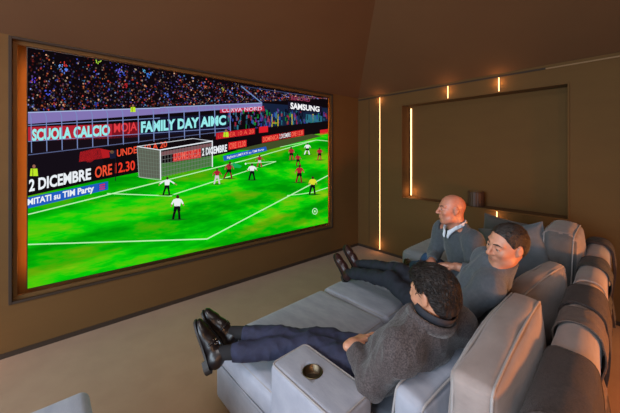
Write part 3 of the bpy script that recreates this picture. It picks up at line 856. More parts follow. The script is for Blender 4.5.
throw('narrow brown blanket over the far end of the backrest by the wall', -.72, -.50, 'throw', .16, .60, -.16, seed=5, th=.016)

# big loose back cushions
def cushion(label, c, size, rotz, lean, m, pipe='piping', bulge=(.06, .014, .016), warp=None, seed=0.0, amp=.006, r=.028, name='back_cushion', group=None, roll=0.0, end_mat=None):
    """c: centre; size: thickness, length, height; lean tips the top towards +x"""
    t = thing(name, label, 'cushion', c, rotz)
    R = Matrix.Rotation(roll, 3, 'X') @ Matrix.Rotation(lean, 3, 'Y')
    Rn = np.array(R)
    def W(V):
        V = np.array(V, float)
        if warp is not None: V = warp(V)
        return V @ Rn.T
    V, F = soft_box(size, r=r, bulge=bulge, n=(5, 22, 18), amp=amp, scale=7, seed=seed, stretch=(1, .6, 1.2))
    V = wrinkle(V, F, .0022, 26, (1, .35, 1), seed, False)
    body = mesh_obj('cushion_cover', W(V), F, m, t)
    if end_mat:
        body.data.materials.append(M[end_mat])
        for p in body.data.polygons:
            if p.center[1] < -size[1] / 2 + .03: p.material_index = 1
    for s in (-1, 1):
        pth = [(s * (size[0] / 2 - r * .29), y, z) for y, z in round_rect(size[1] / 2 - r * .27, size[2] / 2 - r * .27, r)]
        pth = np.array(pth); U1 = pth[:, 1] / (size[1] / 2); U2 = pth[:, 2] / (size[2] / 2)
        # follow the swell of the long edges
        pth[:, 2] += np.sign(U2) * np.where(np.abs(U2) > .8, bulge[2] * .45 * np.clip(1 - U1 ** 2, 0, 1) ** .7, 0)
        pth[:, 1] += np.sign(U1) * np.where(np.abs(U1) > .8, bulge[1] * .45 * np.clip(1 - U2 ** 2, 0, 1) ** .7, 0)
        V, F = tube(W(pth), .0055, closed=True); mesh_obj('piping', V, F, M[pipe], t)
    return t
def slump(k, dz=0.03):
    def f(V):
        z = V[:, 2] / .26; y = V[:, 1] / .4
        V[:, 2] -= np.clip(z, 0, 1) * dz * (y ** 2) * k
        return V
    return f
ccA = SL(1.535, -.355, .70)
cushion('largest grey taupe box cushion, standing right behind the man in the tweed jacket', (3.143, -2.765, .694), (.138, .88, .49), math.radians(3), math.radians(1), M['taupe_velvet'], warp=slump(1.0, .018), seed=2.0, amp=.010)
cushion('second taupe box cushion, standing behind the middle man in front of the backrest', (3.078, -1.875, .655), (.105, .78, .48), -math.radians(5), math.radians(1), M['taupe_velvet'], warp=slump(1, .012), seed=9.0, amp=.010, bulge=(.08, .014, .016))
cushion('low soft grey cushion squeezed between the tweed jacket and the largest cushion', (2.945, -2.87, .580), (.13, .72, .37), math.radians(-3), math.radians(8), M['velvet'], bulge=(.045, .01, .012), warp=slump(1, .03), seed=5.0, amp=.02)
cushion('far thick cushion, slate on its end, near the niche wall', SL(1.57, 1.50, .79), (.22, .62, .50), SA, math.radians(2), M['taupe_velvet'], seed=12.0, bulge=(.04, .02, .02), r=.06, end_mat='slate_velvet')

def scatter(label, c, w, h, th, R, m, name='scatter_pillow', seed=0):
    t = thing(name, label, 'pillow', c)
    n = 26; V = []; F = []; Rn = np.array(R.to_3x3())
    for s in (1, -1):
        for i in range(n + 1):
            for j in range(n + 1):
                u, v = -1 + 2 * i / n, -1 + 2 * j / n
                pin = 1 - .10 * (1 - abs(u) ** 2) * abs(v) ** 3 ; pin2 = 1 - .10 * (1 - abs(v) ** 2) * abs(u) ** 3
                e = max(0, (1 - u ** 4) * (1 - v ** 4)) ** .5
                z = s * th / 2 * e * (1 + .18 * noise.noise(Vector((u * 1.5, v * 1.5, seed + s)))) + .004 * noise.noise(Vector((u * 7, v * 4, seed)))*e
                V.append(Rn @ np.array((u * w / 2 * pin2, v * h / 2 * pin, z)))
    W_ = n + 1
    for s in (0, 1):
        for i in range(n):
            for j in range(n):
                q = [s * W_ * W_ + a * W_ + b for a, b in ((i, j), (i + 1, j), (i + 1, j + 1), (i, j + 1))]
                F.append(tuple(q) if s == 0 else tuple(q[::-1]))
    mesh_obj('pillow_cover', V, F, m, t)
    rim = [(i, 0) for i in range(n)] + [(n, j) for j in range(n)] + [(n - i, n) for i in range(n)] + [(0, n - j) for j in range(n)]
    a, b = tube([V[i * W_ + j] for i, j in rim], .004, closed=True); mesh_obj('piping', a, b, m, t)
    return t
def facing(n, roll=0.0):
    q = Vector(n).to_track_quat('Z', 'Y').to_matrix()
    return q @ Matrix.Rotation(roll, 3, 'Z')
scatter('slate blue scatter pillow with a pointed corner, behind the middle mans head', (2.80, -1.20, .80), .50, .50, .17, facing((.15, -.95, .30), .28), M['blue_velvet'], seed=3)
scatter('dull taupe scatter pillow against the niche wall, under the small light slot', (2.62, -.78, .80), .52, .44, .15, facing((.1, -.92, .38), -.12), M['slate_velvet'], seed=8)
# ================================================================ people
def lw(c, R, p): return np.array(c) + np.array(p, float) @ R       # local -> room (R rows are the axes)

def head_shapes(s, c, R, k=1.0, jowl=0.0):
    g = lambda *p: lw(c, R, np.array(p) * k)
    s.ell(g(-.012, 0, .030), np.array((.098, .076, .088)) * k, R, k=.01)
    s.ell(g(.030, 0, -.040), np.array((.062, .060 + jowl, .078)) * k, R, k=.035)
    s.ell(g(.022, 0, -.075), np.array((.052, .050 + jowl, .038)) * k, R, k=.03)
    s.cone(g(.068, -.008, -.101), .017 * k, g(.068, .008, -.101), .017 * k, k=.025)
    s.cone(g(.020, .050, -.072), .016 * k, g(.058, .024, -.100), .014 * k, k=.03)
    s.cone(g(.020, -.050, -.072), .016 * k, g(.058, -.024, -.100), .014 * k, k=.03)
    for e in (-1, 1):
        s.ell(g(.060, e * .041, -.022), np.array((.024, .021, .020)) * k, R, k=.02)
        s.cone(g(.083, e * .012, .030), .010 * k, g(.066, e * .046, .031), .010 * k, k=.014)
        s.ell(g(.096, e * .031, .009), np.array((.018, .018, .0125)) * k, R, k=.012, op=-1)
        s.ell(g(.0755, e * .031, .008), np.array((.014, .015, .0125)) * k, R, k=.004)
        s.cone(g(.0875, e * .020, .016), .0028 * k, g(.083, e * .044, .013), .0026 * k, k=.005)
        s.ell(g(.094, e * .0125, -.030), np.array((.012, .009, .008)) * k, R, k=.006)
        # ear
        Re = R @ np.eye(3)
        s.ell(g(-.012, e * .080, .000), np.array((.018, .007, .031)) * k, R, k=.006)
        s.cone(g(-.008, e * .074, -.022), .009 * k, g(-.004, e * .072, -.030), .006 * k, k=.006)
        s.ell(g(-.004, e * .089, .003), np.array((.008, .006, .016)) * k, R, k=.005, op=-1)
    s.cone(g(.088, 0, .018), .0075 * k, g(.114, 0, -.022), .0110 * k, k=.010)
    s.ell(g(.109, 0, -.028), np.array((.014, .013, .010)) * k, R, k=.008)
    s.ell(g(.0845, 0, -.055), np.array((.012, .024, .014)) * k, R, k=.014)
    s.cone(g(.0925, -.016, -.0555), .0042 * k, g(.0925, .016, -.0555), .0042 * k, k=.006)
    s.cone(g(.0905, -.013, -.0690), .0052 * k, g(.0905, .013, -.0690), .0052 * k, k=.006)
    s.cone(g(.0985, -.022, -.0622), .0028 * k, g(.0985, .022, -.0622), .0028 * k, k=.004, op=-1)
    return s

def hand_shapes(s, w, d, n, tdir, curl=.5, k=1.0, spread=.12):
    """w wrist, d finger direction, n palm direction, tdir thumb side"""
    d = np.array(d, float); d /= np.linalg.norm(d); n = np.array(n, float); n -= d * (n @ d); n /= np.linalg.norm(n)
    t = np.cross(d, n); t *= 1 if t @ np.array(tdir, float) > 0 else -1
    w = np.array(w, float); R = np.array([d, t, n])
    s.cone(w - d * .03, .025 * k, w + d * .015, .024 * k, k=.02)
    s.box(w + d * .052 * k, (.046 * k, .040 * k, .0145 * k), .013, R, k=.018)
    for i, (o, ln) in enumerate(zip((.030, .0105, -.0095, -.029), (.92, 1.0, .95, .78))):
        b = w + (d * .090 + t * o) * k; a = curl * .55; r = .0090 - .0006 * i
        dd = d + t * spread * (o / .03); dd /= np.linalg.norm(dd); p = b
        s.cone(w + (d * .05 + t * o * .8) * k, r * k, b, r * k, k=.006)
        for q, L in enumerate((.043, .027, .021)):
            v = dd * math.cos(a) + n * math.sin(a); p2 = p + v * L * ln * k
            s.cone(p, (r - q * .0007) * k, p2, (r - (q + 1) * .0007) * k, k=.003); p = p2; a += curl * (.9 if q == 0 else .6)
    p = w + (d * .022 + t * .026 + n * .004) * k; v = d * .62 + t * .62 + n * .35; v /= np.linalg.norm(v)
    p2 = p + v * .042 * k; v2 = d * .85 + t * .22 + n * .45; v2 /= np.linalg.norm(v2); p3 = p2 + v2 * .030 * k; p4 = p3 + (v2 + n * .3) * .022 * k
    s.cone(p, .0135 * k, p2, .0110 * k, k=.012); s.cone(p2, .0110 * k, p3, .0100 * k, k=.003); s.cone(p3, .0100 * k, p4, .0085 * k, k=.003)

def hair_mesh(name, parent, c, R, m, k=1.0, thick=.014, line=None, amp=.004, seed=0, quiff=0.0, h=.0045, scale=42, back=.0, locks=0, lock_z=.03, lock_len=.035, lock_r=.0016):
    xs, zs = line
    s = SDF(.02)
    g = lambda *p: lw(c, R, np.array(p) * k)
    s.ell(g(-.012, 0, .030), np.array((.098 + thick * .7, .076 + thick * .75, .088 + thick)) * k, R)
    s.ell(g(-.045, 0, -.005), np.array((.066 + thick * .5, .068 + thick * .5, .085)) * k, R, k=.02)
    if quiff: s.cone(g(.055, .03, .095), .022 * k, g(.060, -.03, .095), .022 * k, k=.03)
    def cut(P):
        L = (P - np.array(c)) @ R.T / k
        zl = np.interp(L[..., 0], xs, zs)
        a = (zl - L[..., 2]) * .75
        # leave the ears free
        ear = .026 - np.sqrt(((L[..., 0] + .008) / .9) ** 2 + ((L[..., 2] - .0) / 1.35) ** 2)
        ear = np.where(np.abs(L[..., 1]) > .05, ear, -1)
        return np.maximum(a, ear)
    V, F = s.mesh(h, cut)
    V = relax(V, F, 2)
    L = (V - np.array(c)) @ R.T
    # combed locks: noise stretched front to back
    N = vnormals(V, F)
    d = np.array([noise.noise(Vector((p[0] * 14 + seed, p[1] * scale * 1.4, p[2] * scale * .5 + p[0] * 12))) + .5 * noise.noise(Vector((p[0] * 40, p[1] * scale * 3, p[2] * scale + seed))) for p in L])
    V = V + N * (d * amp)[:, None]
    # locks lying over the cap
    if locks:
        V = np.array(V); rr = np.random.default_rng(int(seed) + 3); VV = [tuple(p) for p in V]; FF = [tuple(f) for f in F]
        for i in rr.choice(np.nonzero(((V - np.array(c)) @ R.T)[:, 2] > lock_z - .5 * np.maximum(0, -((V - np.array(c)) @ R.T)[:, 0] - .02))[0], locks):
            p = V[i].copy(); nrm = N[i]; Lp = (p - np.array(c)) @ R.T
            fl = np.array((-1.0, .35 * np.sign(Lp[1]) * min(1, abs(Lp[1]) / .05), -.35 - .9 * max(0, -Lp[0] / .08))) + rr.normal(0, .35, 3)
            fl = fl @ R; fl -= nrm * (fl @ nrm); fl /= np.linalg.norm(fl) + 1e-9
            L_ = lock_len * rr.uniform(.7, 1.3); path = []; q = p - nrm * .002
            for s_ in range(5):
                path.append(q.copy()); d_ = fl + nrm * (.32 - .26 * s_); q = q + d_ / np.linalg.norm(d_) * L_ / 4
            a, b = tube(path, lock_r * rr.uniform(.7, 1.2), n=4, taper=[.6, 1, 1, .8, .15])
            n_ = len(VV); VV += [tuple(x) for x in a]; FF += [tuple(i_ + n_ for i_ in f_) for f_ in b]
        V, F = VV, FF
    return mesh_obj(name, V, F, m, parent, world=True)

def eyes(parent, c, R, k=1.0, lid=.55):
    for e in (-1, 1):
        cc = lw(c, R, np.array((.0775, e * .031, .0065)) * k)
        V, F = uv_ball(.0125 * k, R, cc); o = mesh_obj('eye', V, F, M['eye_white'], parent, world=True)
        ic = lw(c, R, np.array((.0842, e * .031 + .001, .0055)) * k)
        V, F = uv_ball(.0072 * k, R, ic); mesh_obj('iris', V, F, M['eye_iris'], parent, world=True).parent = o
def uv_ball(r, R, c, nu=12, nv=8, sq=(1, 1, 1)):
    V = []; F = []
    for i in range(nv + 1):
        th = PI * i / nv
        for j in range(nu):
            ph = 2 * PI * j / nu
            V.append(lw(c, R, (r * sq[0] * math.sin(th) * math.cos(ph), r * sq[1] * math.sin(th) * math.sin(ph), r * sq[2] * math.cos(th))))
    for i in range(nv):
        for j in range(nu): F.append((i * nu + j, i * nu + (j + 1) % nu, (i + 1) * nu + (j + 1) % nu, (i + 1) * nu + j))
    return V, F

def brows(parent, c, R, m, k=1.0):
    for e in (-1, 1):
        s = SDF(.003)
        s.cone(lw(c, R, np.array((.0925, e * .014, .029)) * k), .0038, lw(c, R, np.array((.0885, e * .032, .0345)) * k), .0040)
        s.cone(lw(c, R, np.array((.0885, e * .032, .0345)) * k), .0040, lw(c, R, np.array((.074, e * .049, .029)) * k), .0026)
        sdf_obj('eyebrow', s, m, parent, h=.0028, smooth_it=1)

def torso(s, J, grow=0.0, belly=0.0, k=.05):
    """J: pelvis, chest, neck, lsh, rsh"""
    p, ch, nk, ls, rs = [np.array(J[q], float) for q in ('pelvis', 'chest', 'neck', 'lsh', 'rsh')]
    lf = ls - rs; lf /= np.linalg.norm(lf); up = nk - p; up -= lf * (up @ lf); up /= np.linalg.norm(up); fw = np.cross(lf, up)
    R = np.array([fw, lf, up]); J['R'] = R
    g = grow
    s.ell(ch, (.112 + g, .165 + g, .175 + g), R, k=.02)
    s.ell(p * .5 + ch * .5 + fw * belly * .5, (.108 + g + belly * .5, .150 + g, .15 + g), R, k=.06)
    s.ell(p, (.112 + g, .155 + g, .115 + g), R, k=.06)
    s.cone(ls * .9 + nk * .1 , .056 + g, nk * .55 + ls * .45, .050 + g, k=.05)
    s.cone(rs * .9 + nk * .1, .056 + g, nk * .55 + rs * .45, .050 + g, k=.05)
    return R

def shoe(parent, ankle, toe, up, m, sign=1, buckle=False, name='shoe'):
    R = rotm(toe, up)                                   # rows: toe, left, up
    a = np.array(ankle, float); o = a - np.array((.062, 0, .098)) @ R
    g = lambda *p: o + np.array(p, float) @ R
    s = SDF(.02)
    s.ell(g(.048, 0, .045), (.046, .034, .048), R); s.cone(g(.055, 0, .055), .036, g(.15, 0, .052), .034, k=.03)
    s.cone(g(.13, 0, .045), .036, g(.205, .004 * sign, .034), .033, k=.03); s.ell(g(.222, .004 * sign, .026), (.072, .042, .028), R, k=.03)
    s.cone(g(.055, 0, .06), .034, g(.062, 0, .086), .036, k=.02)
    s.ell(g(.060, 0, .112), (.040, .029, .035), R, k=.006, op=-1)
    def cut(P):
        L = (P - o) @ R.T
        return .010 - L[..., 2]
    V, F = s.mesh(.004, cut); V = relax(V, F, 2)
    so = mesh_obj(name, V, F, m, parent, world=True)
    # sole and heel block
    out = []
    for i in range(25):
        x = -.004 + .302 * i / 24; f = i / 24
        wd = .034 * math.sqrt(max(0, 1 - (max(0, .12 - f) / .12) ** 2)) if f < .12 else (.034 - .004 * math.sin((f - .12) / .38 * PI) if f < .5 else .034 + .011 * math.sin((f - .5) / .3 * PI / 2) if f < .8 else .045 * math.sqrt(max(0, 1 - ((f - .8) / .2) ** 2)))
        out.append((x, wd))
    ring = [(x, w_ + .004 * sign * f_) for (x, w_), f_ in zip(out, [max(0, (q[0] - .15) * 6) for q in out])] + [(x, -w_) for x, w_ in out[::-1]]
    V = []; F = []; n = len(ring)
    for z in (0.0, .011):
        V += [g(x, y, z) for x, y in ring]
    F = [tuple(range(n))[::-1], tuple(range(n, 2 * n))] + [(i, (i + 1) % n, n + (i + 1) % n, n + i) for i in range(n)]
    mesh_obj('sole', V, F, M['sole'], parent, smooth=False, world=True).parent = so
    ring = [(x, y) for x, y in ring if x < .075]; ring = ring; n = len(ring); V = []
    for z in (-.020, .0): V += [g(x, y * .97, z) for x, y in ring]
    F = [tuple(range(n))[::-1], tuple(range(n, 2 * n))] + [(i, (i + 1) % n, n + (i + 1) % n, n + i) for i in range(n)]
    mesh_obj('heel', V, F, M['sole'], parent, smooth=False, world=True).parent = so
    # strap over the instep
    pts = [g(.135 + .004 * math.cos(a_), .042 * math.sin(a_), .046 + .044 * math.cos(a_)) for a_ in np.linspace(-1.5, 1.5, 14)]
    s = SDF(.004)
    for p, q in zip(pts[:-1], pts[1:]): s.cone(p, .0075, q, .0075)
    if buckle:
        sdf_obj('strap', s, m, parent, h=.004, smooth_it=1).parent = so
        bc = [g(.122, .030 * sign, .080), g(.152, .030 * sign, .078), g(.150, .016 * sign, .090), g(.122, .016 * sign, .092)]
        V, F = tube(bc, .0032, closed=True); mesh_obj('buckle', V, F, M['silver'], parent, world=True).parent = so
    return so

def collar_ring(parent, name, J, m, r0=.068, r1=.076, h=.035, gap=.9, up0=-.03, tilt=0.0, th=.006, c=None, wide=1.15, drop=.02):
    """an open standing collar round the neck, lower in front"""
    na = J['na']; R = J['R']; l_ = R[1] - na * (R[1] @ na); l_ /= np.linalg.norm(l_); R = np.array([np.cross(l_, na), l_, na])
    nk = np.array(J['neck'], float) + na * .045 if c is None else np.array(c)
    V = []; F = []; n = 40
    for s in (0, 1):
        for a_ in range(2):
            for i in range(n + 1):
                an = gap / 2 + (2 * PI - gap) * i / n
                fr = (1 + math.cos(an)) / 2
                r = (r0 if a_ == 0 else r1) + (th if s else 0)
                z = up0 - drop * 2.0 * fr ** 1.5 + (h * (1 - .25 * fr) if a_ else 0)
                V.append(nk + np.array((r * math.cos(an) + .02 * fr, r * wide * math.sin(an), z)) @ R)
    W_ = n + 1; ix = lambda s, a_, i: s * 2 * W_ + a_ * W_ + i
    for i in range(n):
        F += [(ix(1, 0, i), ix(1, 0, i + 1), ix(1, 1, i + 1), ix(1, 1, i)), (ix(0, 0, i), ix(0, 1, i), ix(0, 1, i + 1), ix(0, 0, i + 1)),
              (ix(0, 1, i), ix(1, 1, i), ix(1, 1, i + 1), ix(0, 1, i + 1)), (ix(0, 0, i), ix(0, 0, i + 1), ix(1, 0, i + 1), ix(1, 0, i))]
    F += [(ix(0, 0, 0), ix(1, 0, 0), ix(1, 1, 0), ix(0, 1, 0)), (ix(0, 0, n), ix(0, 1, n), ix(1, 1, n), ix(1, 0, n))]
    return mesh_obj(name, V, F, m, parent, world=True)

def wing_collar(parent, J, m, r=.074, name='shirt_collar'):
    na = J['na']; Rt = J['R']; l_ = Rt[1] - na * (Rt[1] @ na); l_ /= np.linalg.norm(l_); f_ = np.cross(l_, na)
    nk = np.array(J['neck'], float); s = SDF(.01)
    for e in (-1, 1):
        pts = []
        for q in range(9):
            a_ = math.radians(180 - q * 20.5); fr = q / 8
            rr = r + .020 * fr ** 2; z = .060 - .010 * fr - .060 * fr ** 3
            pts.append(nk + f_ * (rr * math.cos(a_) + .012 * fr) + l_ * (e * rr * math.sin(a_)) + na * z)
        for p, q in zip(pts[:-1], pts[1:]):
            s.cone(p, .007, q, .007, k=.002); s.cone(p - na * .014, .009, q - na * .014, .009, k=.004)
        s.cone(pts[-1], .008, pts[-1] - na * .05 - l_ * e * .004 + f_ * .012, .008); s.cone(pts[-3], .008, pts[-1] - na * .035 + f_ * .010, .010)
    return sdf_obj(name, s, m, parent, h=.004, smooth_it=1)

def build_person(label, base, J, hd, mats, opts):
    t = thing('person', label, 'person', base)
    c = np.array(J['head'], float); R = rotm(hd, J.get('head_up', (0, 0, 1))); k = J.get('k', 1.0)
    # --- body
    s = SDF(.02); head_shapes(s, c, R, k, opts.get('jowl', 0))
    Rt = torso(s, J, 0.0, opts.get('belly', 0))
    nk = np.array(J['neck'], float)
    s.cone(lw(c, R, (-.030, 0, -.045)), .058 * k, nk + Rt[2] * -.02, .066, k=.03)
    for q in 'lr':
        sh, el, wr = [np.array(J[q + x], float) for x in ('sh', 'el', 'wr')]
        s.cone(sh, .050, el, .038, k=.04); s.cone(el, .038, wr, .025, k=.02)
        hd_ = J[q + 'hand']; hand_shapes(s, wr, hd_[0], hd_[1], hd_[2], hd_[3])
        hp, kn, an = [np.array(J[q + x], float) for x in ('hip', 'kn', 'an')]
        s.cone(hp, .074, kn, .046, k=.05); s.cone(kn, .046, an, .032, k=.03)
    sdf_obj('body', s, mats['skin'], t, h=.0042, smooth_it=1)
    eyes(t, c, R, k); brows(t, c, R, mats['brow'], k)
    s = SDF(.004)
    s.cone(lw(c, R, np.array((.0935, -.012, -.0685)) * k), .0042, lw(c, R, np.array((.0935, .012, -.0685)) * k), .0042); s.cone(lw(c, R, np.array((.0945, -.013, -.0565)) * k), .0030, lw(c, R, np.array((.0945, .013, -.0565)) * k), .0030)
    sdf_obj('lips', s, M['lip'], t, h=.0028, smooth_it=1)
    # --- top garment
    g = opts.get('grow', .014)
    s = SDF(.02); torso(s, J, g, opts.get('belly', 0))
    hb = lw(c, R, (-.030, 0, -.045)); na = hb - nk; nl = np.linalg.norm(na); na /= nl
    s.cone(nk - na * .02, .074 + g * .4, nk + na * .09, .064 + g * .3, k=.05)
    s.cone(nk - na * .02, .072 + g * .4, nk - Rt[2] * .08, .09 + g, k=.05)
    for q in 'lr':
        sh, el, wr = [np.array(J[q + x], float) for x in ('sh', 'el', 'wr')]
        cu = wr + (el - wr) * opts.get('cuff', .1)
        s.cone(sh, .066 + g * .8, el, .050 + g * .6, k=.045); s.cone(el, .050 + g * .6, cu, .036 + g * .55, k=.02)
    n0 = nk + na * (.035 + opts.get('neck_z', .005)); nn = na + Rt[0] * opts.get('vneck', .35); nn /= np.linalg.norm(nn); J['na'] = na
    def cut(P):
        L = P - nk
        r = np.sqrt((L @ Rt[0]) ** 2 + (L @ Rt[1]) ** 2)
        top = (P - n0) @ nn
        cf = np.full(P.shape[:-1], -1.0)
        for q in 'lr':          # trim the cuffs square
            el, wr = np.array(J[q + 'el'], float), np.array(J[q + 'wr'], float); ax = wr - el; ll = np.linalg.norm(ax); ax /= ll
            e = (P - el) @ ax - ll * (1 - opts.get('cuff', .1)); near = .09 - np.linalg.norm(P - wr, axis=-1)
            cf = np.maximum(cf, np.minimum(e, near))
        return np.maximum(np.where(r < .16, top, -1), cf)
    sdf_obj(opts['top_name'], s, mats['top'], t, h=.0055, cut=cut, amp=opts.get('wr', .007), scale=9, stretch=(1, 1, .7), seed=opts.get('seed', 1), amp2=opts.get('wr2', .003), scale2=17)
    # --- trousers
    s = SDF(.02)
    p = np.array(J['pelvis'], float)
    s.ell(p, (.118, .162, .125), Rt, k=.05)
    s.ell(p + Rt[2] * .06, (.112, .150, .08), Rt, k=.05)
    for q in 'lr':
        hp, kn, an = [np.array(J[q + x], float) for x in ('hip', 'kn', 'an')]
        hem = an + (kn - an) / np.linalg.norm(kn - an) * .06
        s.cone(hp, .092, kn, .064, k=.06); s.cone(kn, .064, hem, .052, k=.03)
    def cut2(P):
        o_ = np.full(P.shape[:-1], -1.0)
        for q in 'lr':
            kn, an = np.array(J[q + 'kn'], float), np.array(J[q + 'an'], float); ax = an - kn; ll = np.linalg.norm(ax); ax /= ll
            o_ = np.maximum(o_, np.minimum((P - kn) @ ax - (ll - .052), .12 - np.linalg.norm(P - an, axis=-1)))
        return o_
    sdf_obj('trousers', s, mats['legs'], t, h=.006, cut=cut2, amp=.009, scale=9, stretch=(1, 1, 1), seed=opts.get('seed', 1) + 4, amp2=.004, scale2=18)
    # --- feet
    for q in 'lr':
        kn, an = np.array(J[q + 'kn'], float), np.array(J[q + 'an'], float); ax = (kn - an) / np.linalg.norm(kn - an)
        toe = J[q + 'toe']
        s = SDF(.01); s.cone(an - ax * .02, .036, an + ax * .09, .042)
        sdf_obj('sock', s, M['sock'], t, h=.005, smooth_it=1)
        shoe(t, an, toe, ax, mats['shoe'], 1 if q == 'l' else -1, opts.get('buckle', False))
    return t, c, R, k, Rt
V3 = lambda *a: np.array(a, float)
# ---- the man in the tweed jacket, nearest
JA = dict(pelvis=(2.61, -2.95, .555), chest=(2.825, -2.97, .765), neck=(2.915, -2.985, .935), lsh=(2.865, -3.16, .85), rsh=(2.955, -2.80, .865),
          head=(2.925, -2.985, 1.06), head_up=(-.05, .0, 1),
          lel=(2.72, -3.165, .625), lwr=(2.525, -3.075, .675), rel=(2.80, -2.68, .655), rwr=(2.60, -2.85, .65),
          lhand=((.15, .95, .05), (.3, .0, -1), (1, 0, .6), .6), rhand=((-.55, -.75, 0), (-.1, .3, -1), (-.5, .3, .8), .7),
          lhip=(2.62, -3.03, .54), lkn=(2.25, -3.14, .555), lan=(1.94, -3.535, .53), rhip=(2.62, -2.87, .54), rkn=(2.30, -3.00, .555), ran=(1.87, -3.42, .57),
          ltoe=(-.55, -.10, .82), rtoe=(-.55, -.40, .80))
t, c, R, k, Rt = build_person('person in a charcoal tweed jacket seen from behind, nearest, shoes up on the footrest', (2.64, -2.95, .42), JA, (-.985, .12, -.14),
    dict(skin=M['skin_tan'], brow=M['hair_black'], top=M['jacket'], legs=M['navy'], shoe=M['shoe']),
    dict(top_name='jacket', grow=.022, cuff=.14, wr=.007, wr2=.006, seed=3, buckle=True, vneck=.7, neck_z=.0))
hair_mesh('hair', t, c, R, M['hair_black'], k, .016, ([-.13, -.06, -.04, -.03, .0, .02, .035, .05, .065, .13], [-.105, -.10, -.04, .0, .005, .035, .05, .06, .075, .085]), .0045, 2.0, quiff=1, locks=1100)
collar_ring(t, 'shirt_collar', JA, M['jacket_dark'], .066, .068, .045, .9, .012)
collar_ring(t, 'jacket_collar', JA, M['jacket'], .086, .080, .045, 1.5, -.022, th=.010)

# ---- the middle man in the slate jumper
JB = dict(pelvis=(2.70, -2.26, .56), chest=(2.87, -2.28, .85), neck=(2.985, -2.315, 1.045), lsh=(2.985, -2.47, .955), rsh=(2.85, -2.12, .985),
          head=(3.04, -2.36, 1.18), head_up=(.30, .05, 1),
          lel=(2.80, -2.50, .70), lwr=(2.60, -2.36, .70), rel=(2.84, -2.00, .825), rwr=(2.645, -2.05, .86),
          lhand=((-.8, .5, -.1), (0, 0, -1), (.2, .9, .2), .6), rhand=((-.95, -.15, -.02), (.05, -.1, -1), (0, -1, .1), .35),
          lhip=(2.68, -2.34, .54), lkn=(2.17, -2.19, .65), lan=(1.66, -2.12, .53), rhip=(2.68, -2.17, .54), rkn=(2.17, -2.03, .68), ran=(1.66, -1.97, .58),
          ltoe=(-.62, .10, .78), rtoe=(-.60, .02, .80))
t, c, R, k, Rt = build_person('dark-haired person in a slate blue jumper, reclining in the middle with oxblood shoes up', (2.70, -2.26, .42), JB, (-.54, -.82, -.14),
    dict(skin=M['skin'], brow=M['hair_dark'], top=M['sweater_blue'], legs=M['navy_dark'], shoe=M['oxblood']),
    dict(top_name='jumper', grow=.016, cuff=.12, wr=.005, seed=8, jowl=.005, belly=.02, vneck=.3, neck_z=.015))
hair_mesh('hair', t, c, R, M['hair_dark'], k, .008, ([-.13, -.06, -.03, -.02, .025, .045, .055, .075, .13], [-.07, -.068, -.02, .0, .016, .055, .078, .088, .095]), .003, 5.0, locks=500, lock_len=.02, lock_r=.0013)
collar_ring(t, 'jumper_collar', JB, M['sweater_blue'], .068, .066, .040, .5, -.02, th=.008)

# ---- the bald man, far seat
JC = dict(pelvis=(2.58, -1.60, .57), chest=(2.54, -1.665, .87), neck=(2.50, -1.71, 1.06), lsh=(2.665, -1.80, 1.0), rsh=(2.335, -1.62, 1.0),
          head=(2.465, -1.735, 1.215), k=1.03,
          lel=(2.70, -1.88, .76), lwr=(2.50, -1.97, .77), rel=(2.27, -1.64, .77), rwr=(2.34, -1.83, .76),
          lhand=((-.8, -.1, -.1), (0, .1, -1), (0, .9, .3), .5), rhand=((.3, -.85, -.1), (-.1, 0, -1), (-.9, 0, .2), .6),
          lhip=(2.55, -1.68, .54), lkn=(2.13, -1.60, .58), lan=(1.92, -1.42, .50), rhip=(2.55, -1.52, .54), rkn=(2.09, -1.42, .60), ran=(2.30, -1.30, .50),
          ltoe=(-.4, .9, .05), rtoe=(.3, .9, .1))
t, c, R, k, Rt = build_person('bald person in a charcoal jumper over a white collar, sitting upright in blue jeans', (2.58, -1.60, .42), JC, (-.74, -.66, -.02),
    dict(skin=M['skin_ruddy'], brow=M['hair_dark'], top=M['sweater_grey'], legs=M['jeans'], shoe=M['shoe']),
    dict(top_name='jumper', grow=.016, cuff=.10, wr=.004, seed=13, jowl=.003, vneck=.7, neck_z=-.01))
wing_collar(t, JC, M['white_shirt'])
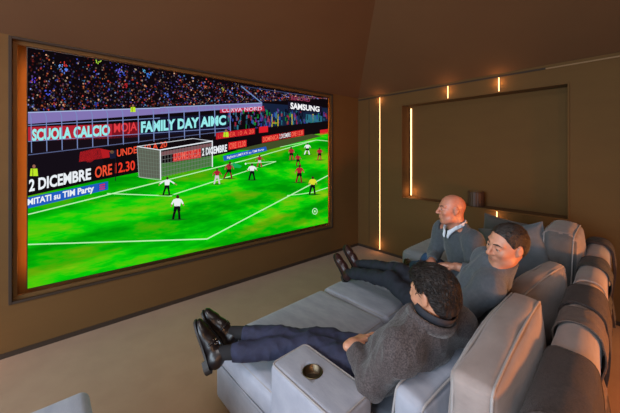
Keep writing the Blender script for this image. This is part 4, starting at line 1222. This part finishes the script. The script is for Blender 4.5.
# ================================================================ light in the room
# unseen fills added at the rear and overhead, warm wall lamps behind the sofa
area('added_rear_fill', (2.8, Y0 + .02, 1.6), (2.4, -2.5, .6), 4.4, 1.9, 290, (.72, .86, 1.0))  # soft cool fill added behind the camera, just inside the unseen window
area('added_overhead_fill', (2.6, -4.6, zt - .03), (2.6, -4.6, 0), 1.6, 1.6, 85, (1.0, .94, .92))  # neutral fill added overhead, no panel is modelled
area('wall_lamp_right', (X1 - .03, -1.9, .62), (3.3, -2.2, .62), .9, .25, 48, (1.0, .30, .06), 100)
area('light_slot_behind_sofa', (3.95, -.03, .6), (3.3, -1.6, .7), .06, 1.0, 9, (1.0, .42, .13))
area('wall_lamp_rear', (X1 - .03, -5.2, 1.6), (0, -4.4, 1.3), .5, 1.2, 40, (1.0, .50, .22))
def glow(x, y, z, p):
    l = bpy.data.lights.new('led_end_glow', 'POINT'); l.energy = p; l.color = (1, .45, .16); l.shadow_soft_size = .02
    o = bpy.data.objects.new('led_end_glow', l); o.location = (x, y, z); C.objects.link(o)
for x, y, z, p in ((.489, -.05, 2.60, .7), (1.663, -.05, 2.58, .8), (2.307, -.05, 2.58, .8), (.489, -.06, .10, .7), (NX0 + .09, .15, 1.05, .8), (2.284, -.06, .9, .5)):
    glow(x, y, z, p)
glow(.12, -4.95, .10, 2.0)
wd = bpy.data.worlds.new('World'); sc.world = wd; wd.use_nodes = True
wd.node_tree.nodes['Background'].inputs[0].default_value = (.55, .65, .8, 1); wd.node_tree.nodes['Background'].inputs[1].default_value = .6
# ================================================================ camera
cam = bpy.data.cameras.new('camera'); co = bpy.data.objects.new('camera', cam); C.objects.link(co)
co.location = (3.567, -4.271, 1.7); co.rotation_euler = (PI / 2, 0, math.atan2(.757, .654))
cam.sensor_width = 36; cam.lens = 36 * 294 / 620; cam.shift_y = -54.5 / 620; cam.clip_start = .05
sc.camera = co
vs_ = sc.view_settings; vs_.view_transform = 'Standard'; vs_.look = 'None'; vs_.exposure = 0.0; vs_.gamma = 1.0; vs_.use_curve_mapping = False
